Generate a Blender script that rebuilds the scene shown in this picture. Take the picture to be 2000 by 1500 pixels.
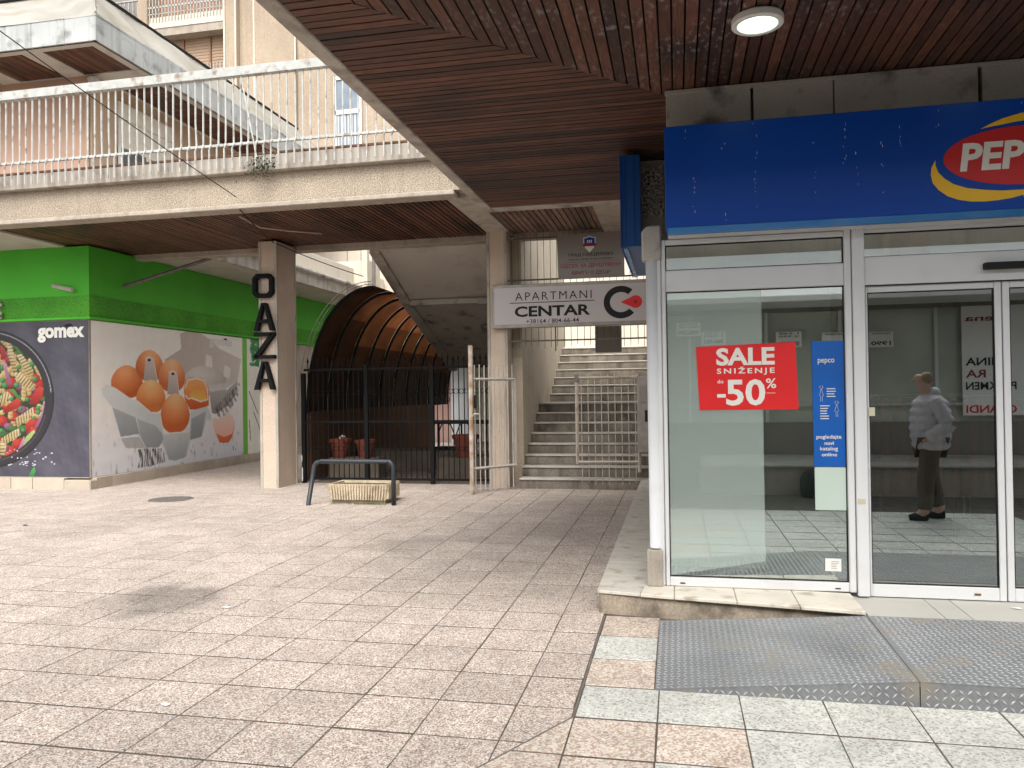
import bpy, math, random
import numpy as np
from mathutils import Matrix, Vector, Euler
random.seed(7)
for o in list(bpy.data.objects): bpy.data.objects.remove(o)
SC = bpy.context.scene
COL = SC.collection
R = math.radians

# ------------------------------------------------------------------ camera
cam_d = bpy.data.cameras.new('camera'); cam = bpy.data.objects.new('camera', cam_d); COL.objects.link(cam)
cam_d.sensor_width = 36; cam_d.lens = 1532/2000*36; cam_d.clip_end = 500; cam_d.clip_start = .05
yaw, pitch, roll = R(11.887), R(.5494), R(-.8095)
f_ = Vector((-math.sin(yaw)*math.cos(pitch), math.cos(yaw)*math.cos(pitch), math.sin(pitch)))
r0 = Vector((math.cos(yaw), math.sin(yaw), 0)); u0 = r0.cross(f_)
r_ = math.cos(roll)*r0+math.sin(roll)*u0; u_ = -math.sin(roll)*r0+math.cos(roll)*u0
cam.matrix_world = Matrix(((r_.x, u_.x, -f_.x, 0), (r_.y, u_.y, -f_.y, 0), (r_.z, u_.z, -f_.z, 1.6), (0, 0, 0, 1)))
SC.camera = cam
# ------------------------------------------------------------------ world
SUN_EL, SUN_AZ = 50, 172        # azimuth measured clockwise from +Y
w = bpy.data.worlds.new('World'); SC.world = w; w.use_nodes = True
wn = w.node_tree.nodes; wl = w.node_tree.links; wn.clear()
sky = wn.new('ShaderNodeTexSky'); sky.sky_type = 'NISHITA'; sky.sun_disc = False
sky.sun_elevation = R(SUN_EL); sky.sun_rotation = R(SUN_AZ); sky.dust_density = 3; sky.air_density = 1.2
hs = wn.new('ShaderNodeHueSaturation'); hs.inputs['Saturation'].default_value = .22
bg = wn.new('ShaderNodeBackground'); bg.inputs[1].default_value = .15
ow = wn.new('ShaderNodeOutputWorld')
wl.new(sky.outputs[0], hs.inputs['Color']); wl.new(hs.outputs[0], bg.inputs[0]); wl.new(bg.outputs[0], ow.inputs[0])
sd = bpy.data.lights.new('sun', 'SUN'); sd.energy = 1.5; sd.angle = R(35); sd.color = (1, .95, .87)
so = bpy.data.objects.new('sun', sd); COL.objects.link(so)
sv = Vector((math.sin(R(SUN_AZ))*math.cos(R(SUN_EL)), math.cos(R(SUN_AZ))*math.cos(R(SUN_EL)), math.sin(R(SUN_EL))))
so.rotation_euler = sv.to_track_quat('Z', 'Y').to_euler(); so.location = (-8, -8, 20)
vs = SC.view_settings; vs.view_transform = 'Standard'; vs.look = 'None'; vs.exposure = 1.0; vs.gamma = 1; vs.use_curve_mapping = False
SC.render.engine = 'CYCLES'
cy = SC.cycles; cy.use_denoising = True; cy.max_bounces = 8; cy.diffuse_bounces = 5; cy.glossy_bounces = 4; cy.transparent_max_bounces = 12
cy.sample_clamp_indirect = 6; cy.caustics_reflective = False; cy.caustics_refractive = False
try: cy.denoiser = 'OPENIMAGEDENOISE'; cy.denoising_prefilter = 'ACCURATE'
except Exception: pass

# ------------------------------------------------------------------ helpers
def srgb(r, g, b):
    return tuple(((c/255+.055)/1.055)**2.4 if c > 10 else c/255/12.92 for c in (r, g, b))

MATS = {}
def mat(name, c1, c2=None, rough=.75, scale=1.5, fine=.0, fscale=120, bump=.0, bscale=60, metal=0, rnd=0, streak=0, dirt=0, dirtc=(.05, .045, .04),
        dscale=2.5, stretch=None, spec=.5, alpha=None):
    if name in MATS: return MATS[name]
    m = bpy.data.materials.new(name); m.use_nodes = True; MATS[name] = m
    nt = m.node_tree; N = nt.nodes; L = nt.links
    b = N['Principled BSDF']; b.inputs['Roughness'].default_value = rough; b.inputs['Metallic'].default_value = metal
    b.inputs['Specular IOR Level'].default_value = spec
    geo = N.new('ShaderNodeNewGeometry'); pos = geo.outputs['Position']
    def noise(sc, detail=5, st=None, off=0):
        mp = N.new('ShaderNodeMapping'); L.new(pos, mp.inputs[0])
        mp.inputs['Scale'].default_value = st or (1, 1, 1); mp.inputs['Location'].default_value = (off, off*1.7, off*.3)
        n = N.new('ShaderNodeTexNoise'); n.inputs['Scale'].default_value = sc; n.inputs['Detail'].default_value = detail
        L.new(mp.outputs[0], n.inputs['Vector']); return n.outputs[0]
    def mix(a, bcol, fac, mode='MIX'):
        x = N.new('ShaderNodeMix'); x.data_type = 'RGBA'; x.blend_type = mode
        for s, v in ((6, a), (7, bcol), (0, fac)):
            if hasattr(v, 'links'): L.new(v, x.inputs[s])
            elif s == 0: x.inputs[0].default_value = v
            else: x.inputs[s].default_value = (*v, 1) if len(v) == 3 else v
        return x.outputs[2]
    def ramp(v, a, bb):
        x = N.new('ShaderNodeMapRange'); x.inputs[1].default_value = a; x.inputs[2].default_value = bb; L.new(v, x.inputs[0]); return x.outputs[0]
    if c2 is None: c2 = tuple(c*.82 for c in c1)
    col = mix(c1, c2, ramp(noise(scale, 6, stretch), .35, .65))
    if fine:
        v = ramp(noise(fscale, 3), .35, .65)
        dk = mix((1-fine,)*3, (1+fine*.7,)*3, v); col = mix(col, dk, 1.0, 'MULTIPLY')
    if streak:
        v = ramp(noise(1.0, 5, (7, 7, .5), 3), .5, .78); mm = N.new('ShaderNodeMath'); mm.operation = 'MULTIPLY'; mm.inputs[1].default_value = streak
        L.new(v, mm.inputs[0]); col = mix(col, dirtc, mm.outputs[0])
    if dirt:
        v = ramp(noise(dscale, 9, None, 9), .54, .7); mm = N.new('ShaderNodeMath'); mm.operation = 'MULTIPLY'; mm.inputs[1].default_value = dirt
        L.new(v, mm.inputs[0]); col = mix(col, dirtc, mm.outputs[0])
    if rnd:
        oi = N.new('ShaderNodeObjectInfo'); mr = N.new('ShaderNodeMapRange'); mr.inputs[3].default_value = 1-rnd; mr.inputs[4].default_value = 1+rnd
        L.new(oi.outputs['Random'], mr.inputs[0]); cc = N.new('ShaderNodeCombineColor')
        for i in range(3): L.new(mr.outputs[0], cc.inputs[i])
        col = mix(col, cc.outputs[0], 1.0, 'MULTIPLY')
    L.new(col, b.inputs['Base Color'])
    if bump:
        bp = N.new('ShaderNodeBump'); bp.inputs['Strength'].default_value = bump; bp.inputs['Distance'].default_value = .01
        L.new(noise(bscale, 4, None, 5), bp.inputs['Height']); L.new(bp.outputs[0], b.inputs['Normal'])
    m['_x'] = 1
    return m

def finish_stone(name, cols, vscale, rough=.8, stain=False, rnd=.06):
    """terrazzo / exposed aggregate paving: small chips of several stones"""
    m = bpy.data.materials.new(name); m.use_nodes = True; MATS[name] = m
    nt = m.node_tree; N = nt.nodes; L = nt.links; b = N['Principled BSDF']; b.inputs['Roughness'].default_value = rough
    geo = N.new('ShaderNodeNewGeometry'); pos = geo.outputs['Position']
    v = N.new('ShaderNodeTexVoronoi'); v.inputs['Scale'].default_value = vscale; L.new(pos, v.inputs['Vector'])
    sp = N.new('ShaderNodeSeparateColor'); L.new(v.outputs['Color'], sp.inputs[0])
    cr = N.new('ShaderNodeValToRGB'); cr.color_ramp.interpolation = 'CONSTANT'
    e = cr.color_ramp.elements; e[0].position = 0; e[0].color = (*cols[0], 1); e[1].position = 1/len(cols); e[1].color = (*cols[1], 1)
    for i, c in enumerate(cols[2:], 2):
        x = e.new(i/len(cols)); x.color = (*c, 1)
    L.new(sp.outputs[0], cr.inputs[0]); col = cr.outputs[0]
    def mul(col, fac):
        x = N.new('ShaderNodeMix'); x.data_type = 'RGBA'; x.blend_type = 'MULTIPLY'; x.inputs[0].default_value = 1
        L.new(col, x.inputs[6]); cc = N.new('ShaderNodeCombineColor')
        for i in range(3): L.new(fac, cc.inputs[i])
        L.new(cc.outputs[0], x.inputs[7]); return x.outputs[2]
    def mr(v, a, bb, c, d):
        x = N.new('ShaderNodeMapRange'); x.inputs[1].default_value = a; x.inputs[2].default_value = bb; x.inputs[3].default_value = c; x.inputs[4].default_value = d
        L.new(v, x.inputs[0]); return x.outputs[0]
    for sc, lo in ((.5, .9), (3.5, .9), (22, .9)):
        n = N.new('ShaderNodeTexNoise'); n.inputs['Scale'].default_value = sc; n.inputs['Detail'].default_value = 6; L.new(pos, n.inputs['Vector'])
        col = mul(col, mr(n.outputs[0], .35, .62, lo, 1.06))
    oi = N.new('ShaderNodeObjectInfo'); col = mul(col, mr(oi.outputs['Random'], 0, 1, 1-rnd, 1+rnd))
    if stain:   # an old spill on the paving, with an outline of its own
        for (cx, cy_, rad, dark) in ((-3.95, 5.5, .62, .55), (-2.9, 7.9, .5, .78), (-6.9, 9.6, 1.2, .86)):
            vm = N.new('ShaderNodeVectorMath'); vm.operation = 'DISTANCE'; vm.inputs[1].default_value = (cx, cy_, 0)
            mp = N.new('ShaderNodeMapping'); mp.inputs['Scale'].default_value = (1, 1, 0); L.new(pos, mp.inputs[0])
            L.new(mp.outputs[0], vm.inputs[0])
            n = N.new('ShaderNodeTexNoise'); n.inputs['Scale'].default_value = 2.2; n.inputs['Detail'].default_value = 7; L.new(pos, n.inputs['Vector'])
            ad = N.new('ShaderNodeMath'); ad.operation = 'MULTIPLY_ADD'; ad.inputs[1].default_value = 1.6*rad; L.new(n.outputs[0], ad.inputs[0]); L.new(vm.outputs['Value'], ad.inputs[2])
            col = mul(col, mr(ad.outputs[0], rad*1.2, rad*1.75, dark, 1))
    L.new(col, b.inputs['Base Color'])
    bp = N.new('ShaderNodeBump'); bp.inputs['Strength'].default_value = .25; bp.inputs['Distance'].default_value = .003
    L.new(v.outputs['Distance'], bp.inputs['Height']); L.new(bp.outputs[0], b.inputs['Normal'])
    return m

def wood(name, c1, c2, along, salt=False, rnd=.35, rough=.45):
    m = bpy.data.materials.new(name); m.use_nodes = True; MATS[name] = m
    nt = m.node_tree; N = nt.nodes; L = nt.links; b = N['Principled BSDF']; b.inputs['Roughness'].default_value = rough
    geo = N.new('ShaderNodeNewGeometry'); pos = geo.outputs['Position']; oi = N.new('ShaderNodeObjectInfo')
    def noise(sc, st, det=5):
        mp = N.new('ShaderNodeMapping'); mp.inputs['Scale'].default_value = st; L.new(pos, mp.inputs[0])
        n = N.new('ShaderNodeTexNoise'); n.inputs['Scale'].default_value = sc; n.inputs['Detail'].default_value = det; L.new(mp.outputs[0], n.inputs['Vector']); return n.outputs[0]
    def mr(v, a, bb, c=0, d=1):
        x = N.new('ShaderNodeMapRange'); x.inputs[1].default_value = a; x.inputs[2].default_value = bb; x.inputs[3].default_value = c; x.inputs[4].default_value = d
        L.new(v, x.inputs[0]); return x.outputs[0]
    def mix(a, bcol, fac, mode='MIX'):
        x = N.new('ShaderNodeMix'); x.data_type = 'RGBA'; x.blend_type = mode
        for s, v in ((6, a), (7, bcol), (0, fac)):
            if hasattr(v, 'links'): L.new(v, x.inputs[s])
            elif s == 0: x.inputs[0].default_value = v
            else: x.inputs[s].default_value = (*v, 1)
        return x.outputs[2]
    st = (.12, 1, 1) if along == 'x' else (1, .12, 1)
    col = mix(c1, c2, mr(noise(60, st), .35, .65))
    col = mix(col, (.012, .008, .007), mr(noise(2.2, (.5, 1, 1) if along == 'x' else (1, .5, 1), 7), .5, .72, 0, .85))
    cc = N.new('ShaderNodeCombineColor'); v = mr(oi.outputs['Random'], 0, 1, 1-rnd, 1+rnd)
    for i in range(3): L.new(v, cc.inputs[i])
    col = mix(col, cc.outputs[0], 1.0, 'MULTIPLY')
    if salt:  # pale lime bloom round the damp spot by the lamp
        vm = N.new('ShaderNodeVectorMath'); vm.operation = 'DISTANCE'; vm.inputs[1].default_value = (.15, 4.6, 3.8); L.new(pos, vm.inputs[0])
        near = mr(vm.outputs['Value'], .3, 2.2, 1, .0)
        sp = mr(noise(30, (1, .45, 1), 8), .52, .66)
        sp2 = mr(noise(3, (1, 1, 1), 4), .42, .6)
        a = N.new('ShaderNodeMath'); a.operation = 'MULTIPLY'; L.new(near, a.inputs[0]); L.new(sp, a.inputs[1])
        a2 = N.new('ShaderNodeMath'); a2.operation = 'MULTIPLY'; L.new(a.outputs[0], a2.inputs[0]); L.new(sp2, a2.inputs[1])
        a3 = N.new('ShaderNodeMath'); a3.operation = 'MULTIPLY'; a3.inputs[1].default_value = .5; L.new(a2.outputs[0], a3.inputs[0])
        col = mix(col, (.42, .4, .38), a3.outputs[0])
    L.new(col, b.inputs['Base Color'])
    bp = N.new('ShaderNodeBump'); bp.inputs['Strength'].default_value = .3; bp.inputs['Distance'].default_value = .004
    L.new(noise(60, st), bp.inputs['Height']); L.new(bp.outputs[0], b.inputs['Normal'])
    return m

class MB:
    def __init__(s): s.v = []; s.f = []
    def add(s, vs, fs):
        n = len(s.v); s.v += [tuple(v) for v in vs]; s.f += [tuple(i+n for i in f) for f in fs]; return s
    def box(s, x0, x1, y0, y1, z0, z1):
        vs = [(x, y, z) for z in (z0, z1) for y in (y0, y1) for x in (x0, x1)]
        return s.add(vs, [(0, 2, 3, 1), (4, 5, 7, 6), (0, 1, 5, 4), (2, 6, 7, 3), (0, 4, 6, 2), (1, 3, 7, 5)])
    def tile(s, x0, x1, y0, y1, z0, z1, c=.006):   # slab with a worn upper edge
        vs = [(x0, y0, z0), (x1, y0, z0), (x1, y1, z0), (x0, y1, z0), (x0, y0, z1-c), (x1, y0, z1-c), (x1, y1, z1-c), (x0, y1, z1-c),
              (x0+c, y0+c, z1), (x1-c, y0+c, z1), (x1-c, y1-c, z1), (x0+c, y1-c, z1)]
        return s.add(vs, [(0, 1, 5, 4), (1, 2, 6, 5), (2, 3, 7, 6), (3, 0, 4, 7), (4, 5, 9, 8), (5, 6, 10, 9), (6, 7, 11, 10), (7, 4, 8, 11), (8, 9, 10, 11)])
    def prism(s, poly, axis, a, b):   # poly: 2D points in the other two axes
        n = len(poly)
        def P(p, t): return {'x': (t, p[0], p[1]), 'y': (p[0], t, p[1]), 'z': (p[0], p[1], t)}[axis]
        vs = [P(p, a) for p in poly]+[P(p, b) for p in poly]
        fs = [tuple(range(n))[::-1], tuple(range(n, 2*n))]+[(i, (i+1) % n, (i+1) % n+n, i+n) for i in range(n)]
        return s.add(vs, fs)
    def tube(s, pts, r, n=8, cap=True):
        pts = [Vector(p) for p in pts]; rings = []
        for i, p in enumerate(pts):
            d = (pts[min(i+1, len(pts)-1)]-pts[max(i-1, 0)]).normalized()
            a = Vector((0, 0, 1)) if abs(d.z) < .9 else Vector((1, 0, 0))
            if i == 0: ref = a
            u = d.cross(ref).normalized(); v = d.cross(u).normalized()
            rr = r[i] if isinstance(r, (list, tuple)) else r
            rings.append([p+rr*(math.cos(t)*u+math.sin(t)*v) for t in [2*math.pi*k/n for k in range(n)]])
        vs = [q for rg in rings for q in rg]; fs = []
        for i in range(len(pts)-1):
            for k in range(n): fs.append((i*n+k, i*n+(k+1) % n, (i+1)*n+(k+1) % n, (i+1)*n+k))
        if cap: fs += [tuple(range(n)), tuple(range((len(pts)-1)*n, len(pts)*n))]
        return s.add(vs, fs)
    def lathe(s, prof, c, n=24):
        vs = [(c[0]+r*math.cos(2*math.pi*k/n), c[1]+r*math.sin(2*math.pi*k/n), c[2]+z) for r, z in prof for k in range(n)]
        fs = [(i*n+k, i*n+(k+1) % n, (i+1)*n+(k+1) % n, (i+1)*n+k) for i in range(len(prof)-1) for k in range(n)]
        return s.add(vs, fs)
    def mesh(s, name):
        me = bpy.data.meshes.new(name); me.from_pydata(s.v, [], s.f); me.update(); return me
    def build(s, name, m, parent=None, bev=0, smooth=False, **k):
        me = s.mesh(name); me.materials.append(m)
        if smooth:
            for p in me.polygons: p.use_smooth = True
        return link(name, me, parent, bev=bev, **k)
def link(name, me, parent=None, bev=0, label=None, cat=None, group=None, kind=None, loc=None):
    o = bpy.data.objects.new(name, me); COL.objects.link(o)
    if loc is not None: o.location = loc
    if parent is not None:
        o.parent = parent; o.matrix_parent_inverse = parent['_w'] and Matrix(PINV[parent.name])
    tag(o, label, cat, group, kind)
    if bev:
        b = o.modifiers.new('bevel', 'BEVEL'); b.width = bev; b.segments = 1; b.limit_method = 'ANGLE'; b.angle_limit = R(40)
    if parent is None: reg(o)
    return o
PINV = {}
def reg(o):
    mw = Matrix.LocRotScale(o.location, o.rotation_euler, o.scale)
    PINV[o.name] = mw.inverted(); o['_w'] = 1
def reg_child(o):   # lets a part carry sub-parts in world coordinates
    PINV[o.name] = Matrix.Identity(4); o['_w'] = 1; return o
def tag(o, label=None, cat=None, group=None, kind=None):
    if label: o['label'] = label
    if cat: o['category'] = cat
    if group: o['group'] = group
    if kind: o['kind'] = kind
def thing(name, label, cat, loc, group=None, kind=None, rz=0):
    o = bpy.data.objects.new(name, None); COL.objects.link(o); o.location = loc; o.rotation_euler = (0, 0, rz); o.empty_display_size = .1
    tag(o, label, cat, group, kind); reg(o); return o
def structure(name, loc=(0, 0, 0)):
    o = thing(name, None, None, loc, kind='structure'); return o

def text(s, box, plane, m, parent, name='lettering', bold=0., shear=0., mirror=False, extrude=.0, **k):
    """flat lettering filling box=(a0,a1,z0,z1); plane=('y',Y) faces -Y, ('x',X) faces +X"""
    cu = bpy.data.curves.new('t', 'FONT'); cu.body = s; cu.offset = bold; cu.shear = shear; cu.extrude = .0; cu.resolution_u = 3
    cu.space_character = k.pop('space', 1.0)
    o = bpy.data.objects.new('t', cu); COL.objects.link(o)
    dg = bpy.context.evaluated_depsgraph_get(); me = bpy.data.meshes.new_from_object(o.evaluated_get(dg))
    bpy.data.objects.remove(o); bpy.data.curves.remove(cu)
    if len(me.vertices) == 0: return None
    co = np.empty(len(me.vertices)*3); me.vertices.foreach_get('co', co); co = co.reshape(-1, 3)
    mn = co.min(0); mx = co.max(0); a0, a1, z0, z1 = box
    u = (co[:, 0]-mn[0])/(mx[0]-mn[0]+1e-9); v = (co[:, 1]-mn[1])/(mx[1]-mn[1]+1e-9)
    if mirror: u = 1-u
    A = a0+u*(a1-a0); Z = z0+v*(z1-z0)
    out = np.zeros_like(co)
    if plane[0] == 'y': out[:, 0] = A; out[:, 1] = plane[1]
    else: out[:, 0] = plane[1]; out[:, 1] = A
    out[:, 2] = Z; me.vertices.foreach_set('co', out.ravel()); me.update()
    me.materials.clear(); me.materials.append(m)
    if extrude:
        ob = link(name, me, parent, **k); md = ob.modifiers.new('thick', 'SOLIDIFY'); md.thickness = extrude; md.offset = 0; return ob
    return link(name, me, parent, **k)
def flat(poly, plane, m, parent, name, **k):
    ax, t = plane; b = MB(); pts = [(p[0], t, p[1]) if ax == 'y' else (t, p[0], p[1]) for p in poly]
    b.add(pts, [tuple(range(len(pts)))]); return b.build(name, m, parent, **k)

# ------------------------------------------------------------------ materials
M_pave = finish_stone('pink_terrazzo', [(.61, .56, .505), (.36, .26, .215), (.54, .48, .425), (.45, .365, .31), (.66, .61, .56), (.39, .305, .26), (.21, .165, .135)], 140, stain=True, rnd=.08)
M_pavep = finish_stone('salmon_terrazzo', [(.57, .51, .44), (.40, .30, .235), (.53, .465, .395), (.45, .36, .295), (.60, .55, .49), (.35, .26, .205)], 95, rnd=.08)
M_pavew = finish_stone('white_terrazzo', [(.54, .54, .50), (.44, .44, .40), (.58, .58, .54), (.50, .50, .46), (.32, .32, .29), (.56, .56, .53)], 95)
M_joint = mat('joint_sand', (.12, .095, .075), (.06, .048, .04), rough=1, scale=8)
M_peb = mat('exposed_aggregate', (.42, .35, .27), (.36, .3, .235), rough=.95, scale=1.2, fine=.55, fscale=70, bump=.6, bscale=70, streak=.25, dirtc=(.14, .12, .1))
M_pebg = mat('grey_aggregate', (.55, .52, .47), (.44, .41, .37), rough=.95, scale=2, fine=.9, fscale=45, bump=.9, bscale=60)
M_conc = mat('beige_concrete', (.44, .385, .32), (.36, .31, .255), rough=.9, scale=1.3, fine=.12, fscale=40, bump=.15, bscale=30, streak=.45, dirt=.35, dirtc=(.14, .12, .1))
M_slabedge = mat('painted_slab_edge', (.42, .38, .33), (.36, .32, .275), rough=.9, scale=2, fine=.1, streak=.7, dirt=.7, dirtc=(.13, .1, .08), dscale=3)
M_concl = mat('pale_concrete', (.5, .46, .4), (.4, .36, .31), rough=.9, scale=2, fine=.12, bump=.15, bscale=30, streak=.6, dirt=.6, dirtc=(.13, .11, .09))
M_concg = mat('grey_painted_concrete', (.46, .43, .38), (.38, .355, .315), rough=.9, scale=2, fine=.1, dirt=.8, dirtc=(.06, .05, .045), dscale=3.5)
M_colr = mat('column_render', (.61, .50, .40), (.56, .455, .365), rough=.95, scale=2.5, fine=.16, fscale=90, bump=.25, bscale=90, streak=.15, dirtc=(.2, .16, .13))
M_apt = mat('apartment_render', (.44, .355, .265), (.37, .295, .22), rough=.95, scale=.6, fine=.22, fscale=32, bump=.2, bscale=30, streak=.35, dirtc=(.2, .16, .12))
M_cream = mat('cream_render', (.68, .62, .52), (.62, .56, .47), rough=.9, scale=1, fine=.08, streak=.2, dirtc=(.3, .26, .2))
M_stairw = mat('stair_wall_render', (.54, .47, .37), (.48, .415, .325), rough=.9, scale=2.2, fine=.1, fscale=30, bump=.15, bscale=30, streak=.25, dirt=.2, dirtc=(.17, .14, .11))
M_soff = mat('pale_grey_soffit_paint', (.54, .50, .455), (.48, .445, .41), rough=.9, scale=1.2, dirt=.3, dirtc=(.15, .13, .12))
M_step = mat('step_stone', (.27, .235, .195), (.17, .145, .12), rough=.85, scale=3, fine=.2, fscale=50, streak=.9, dirt=.8, dirtc=(.06, .05, .04), dscale=4)
M_nose = mat('step_nosing', (.56, .53, .48), (.45, .42, .37), rough=.8, scale=4, dirt=.5, dirtc=(.2, .18, .15))
M_woodx = wood('soffit_planks_across', (.125, .047, .027), (.058, .024, .015), 'x', rnd=.5, rough=.6)
M_woody = wood('soffit_planks_deep', (.125, .047, .027), (.06, .025, .015), 'y', salt=True, rnd=.5, rough=.6)
M_woodw = wood('walkway_planks', (.13, .052, .030), (.065, .028, .017), 'y', rnd=.4, rough=.6)
M_woodrot = wood('weathered_planks', (.24, .15, .11), (.12, .06, .045), 'y', rnd=.4, rough=.8)
M_blk = mat('dark_backing', (.02, .018, .016), rough=.9)
M_blue = mat('blue_sign_sheet', srgb(0, 72, 170), srgb(0, 64, 160), rough=.3, scale=.7, spec=.25)
M_blue2 = mat('blue_sign_side', srgb(12, 80, 150), srgb(10, 70, 135), rough=.3, scale=1)
M_bluelow = mat('blue_trim_gloss', srgb(45, 120, 190), srgb(60, 130, 200), rough=.12, scale=2)
M_red = mat('sign_red', srgb(200, 25, 30), srgb(192, 22, 28), rough=.35)
M_redp = mat('poster_red', srgb(222, 28, 32), srgb(212, 22, 26), rough=.5, scale=3)
M_yel = mat('sign_yellow', srgb(240, 190, 25), srgb(235, 182, 22), rough=.35)
M_white = mat('white_paint', (.76, .75, .72), (.7, .69, .66), rough=.5)
M_whitel = mat('white_lettering', (.78, .77, .72), (.74, .73, .68), rough=.5)
M_alu = mat('white_aluminium', (.66, .67, .68), (.62, .63, .65), rough=.32, scale=1, dirt=.12, dirtc=(.35, .33, .3), dscale=5)
M_gask = mat('black_gasket', (.010, .010, .011), rough=.6, spec=.3)
M_rail = mat('chipped_white_paint', (.48, .49, .465), (.39, .40, .38), rough=.55, scale=9, dirt=.85, dirtc=(.2, .11, .06), dscale=7, bump=.15)
M_rust = mat('rusty_steel', (.17, .075, .04), (.1, .05, .03), rough=.9, scale=12)
M_marble = mat('marble_slab', (.72, .67, .57), (.63, .58, .5), rough=.45, scale=5, fine=.08, dirt=.75, dirtc=(.30, .24, .17), dscale=6)
M_marbles = mat('marble_side_slab', (.60, .57, .51), (.52, .49, .44), rough=.5, scale=5, fine=.1, dirt=.7, dirtc=(.24, .2, .16), dscale=7, stretch=(1, 2, 1))
M_plinth = mat('worn_plinth', (.40, .34, .26), (.30, .25, .2), rough=.9, scale=4, fine=.2, fscale=60, bump=.3, streak=.7, dirt=.8, dirtc=(.1, .085, .065), dscale=5)
M_ptile = mat('plinth_tile', (.50, .43, .35), (.44, .37, .3), rough=.6, scale=3, rnd=.08, dirt=.3, dirtc=(.25, .2, .16))
M_thr = mat('threshold_tile', (.50, .49, .44), (.46, .45, .41), rough=.5, scale=3, rnd=.04)
M_steel = mat('painted_tread_plate', (.225, .235, .245), (.175, .185, .195), rough=.45, metal=.2, scale=3, fine=.12, fscale=40, dirt=.8, dirtc=(.27, .24, .2), dscale=4.5)
M_lozenge = mat('tread_lozenge', (.46, .47, .475), (.38, .39, .40), rough=.4, metal=.25, scale=3, dirt=.8, dirtc=(.30, .27, .23), dscale=4.5)
M_green = mat('green_painted_wall', srgb(78, 184, 48), srgb(70, 174, 42), rough=.7, scale=.8)
M_greenr = mat('green_rough_render', srgb(84, 164, 50), srgb(68, 142, 42), rough=.95, scale=1.4, fine=.3, fscale=45, bump=.6, bscale=50)
M_black = mat('black_iron', (.006, .007, .008), (.009, .009, .010), rough=.7, scale=6, spec=.15)
M_barr = mat('dark_blue_grey_steel', (.028, .036, .045), (.022, .028, .036), rough=.45, scale=6)
M_terr = mat('terracotta_plastic', (.22, .05, .028), (.17, .04, .024), rough=.6, scale=3)
M_plant = mat('planter_concrete', (.56, .47, .34), (.46, .38, .27), rough=.95, scale=5, fine=.3, fscale=60, bump=.5, bscale=60, dirt=.5, dirtc=(.2, .15, .1), dscale=8)
M_soil = mat('dry_soil', (.07, .055, .04), (.12, .1, .07), rough=1, scale=20, bump=.8, bscale=40)
M_gatew = mat('pale_gate_paint', (.50, .47, .43), (.44, .41, .375), rough=.6, scale=8, dirt=.5, dirtc=(.25, .15, .09), dscale=9)
M_gated = mat('brownish_gate_paint', (.50, .45, .38), (.42, .37, .31), rough=.7, scale=8, dirt=.5, dirtc=(.15, .1, .07), dscale=9)
M_grille = mat('thin_rods_brown', (.13, .11, .085), (.09, .07, .05), rough=.7, scale=8)
M_sgrey = mat('sign_grey', (.24, .215, .195), (.22, .2, .18), rough=.35)
M_spale = mat('sign_pale_acrylic', (.53, .49, .49), (.5, .465, .46), rough=.35, dirt=.12, dirtc=(.3, .27, .25))
M_sframe = mat('sign_metal_frame', (.36, .33, .29), (.27, .25, .22), rough=.45, metal=.4, scale=8)
M_ink = mat('black_ink', (.012, .011, .013), rough=.6, spec=.3)
M_inkr = mat('dark_red_ink', srgb(150, 30, 25), rough=.5)
M_cloth = mat('roof_membrane', (.38, .365, .325), (.30, .285, .245), rough=.7, scale=1.4, dirt=.7, dirtc=(.30, .26, .18), dscale=1.6, bump=.3, bscale=8)
M_fasc = mat('zinc_fascia_panel', (.50, .515, .51), (.41, .425, .42), rough=.6, scale=1.5, streak=.6, dirt=.7, dirtc=(.16, .16, .15), dscale=3.5, spec=.3)
M_pinkw = mat('pink_brown_render', (.50, .32, .24), (.42, .27, .2), rough=.9, scale=1.2)
M_brw = mat('brown_render', (.48, .34, .24), (.42, .3, .21), rough=.9, scale=1.2)
M_shut = mat('roller_shutter', (.74, .69, .6), (.68, .63, .55), rough=.6)
M_shutb = mat('wooden_roller_shutter', (.42, .29, .19), (.36, .25, .165), rough=.6, scale=2)
M_shutl = mat('shutter_box', (.3, .17, .11), rough=.6)
M_glassd = mat('window_glass_far', (.16, .2, .25), (.22, .26, .3), rough=.08, scale=2)
M_orange = mat('orange_brown_wall', (.09, .042, .02), (.055, .027, .015), rough=.85, scale=1.4, dirt=.3, dirtc=(.1, .06, .03))
M_brick = mat('yard_paver', (.16, .13, .10), (.11, .09, .07), rough=.9, scale=3, rnd=.15)
M_pgreen = mat('pale_green_wall', (.52, .56, .40), (.46, .5, .36), rough=.9, scale=1, dirt=.3, dirtc=(.3, .28, .18))
M_grass = mat('grass_blade', (.09, .15, .03), (.16, .17, .05), rough=.7, scale=20)
M_paperw = mat('bright_paper', (.92, .92, .92), (.9, .9, .9), rough=.7)
M_paper = mat('paper', (.74, .74, .72), (.7, .7, .68), rough=.7)
M_shirt = mat('white_padded_jacket', (.50, .47, .50), (.42, .4, .43), rough=.6, scale=3)
M_skin = mat('skin', (.55, .35, .26), rough=.6)
M_hair = mat('light_hair', (.28, .2, .13), rough=.8)
M_trous = mat('dark_trousers', (.10, .08, .06), rough=.8)
M_int = mat('shop_interior_wall', (.42, .46, .42), (.38, .42, .39), rough=.7)
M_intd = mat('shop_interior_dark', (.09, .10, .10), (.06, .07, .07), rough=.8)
M_intp = mat('shop_partition', (.80, .88, .84), (.76, .84, .81), rough=.5, scale=1)
M_mat = mat('ribbed_door_mat', (.05, .05, .05), rough=.9)
M_iron = mat('cast_iron', (.12, .11, .1), (.17, .155, .14), rough=.7, scale=10)

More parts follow.
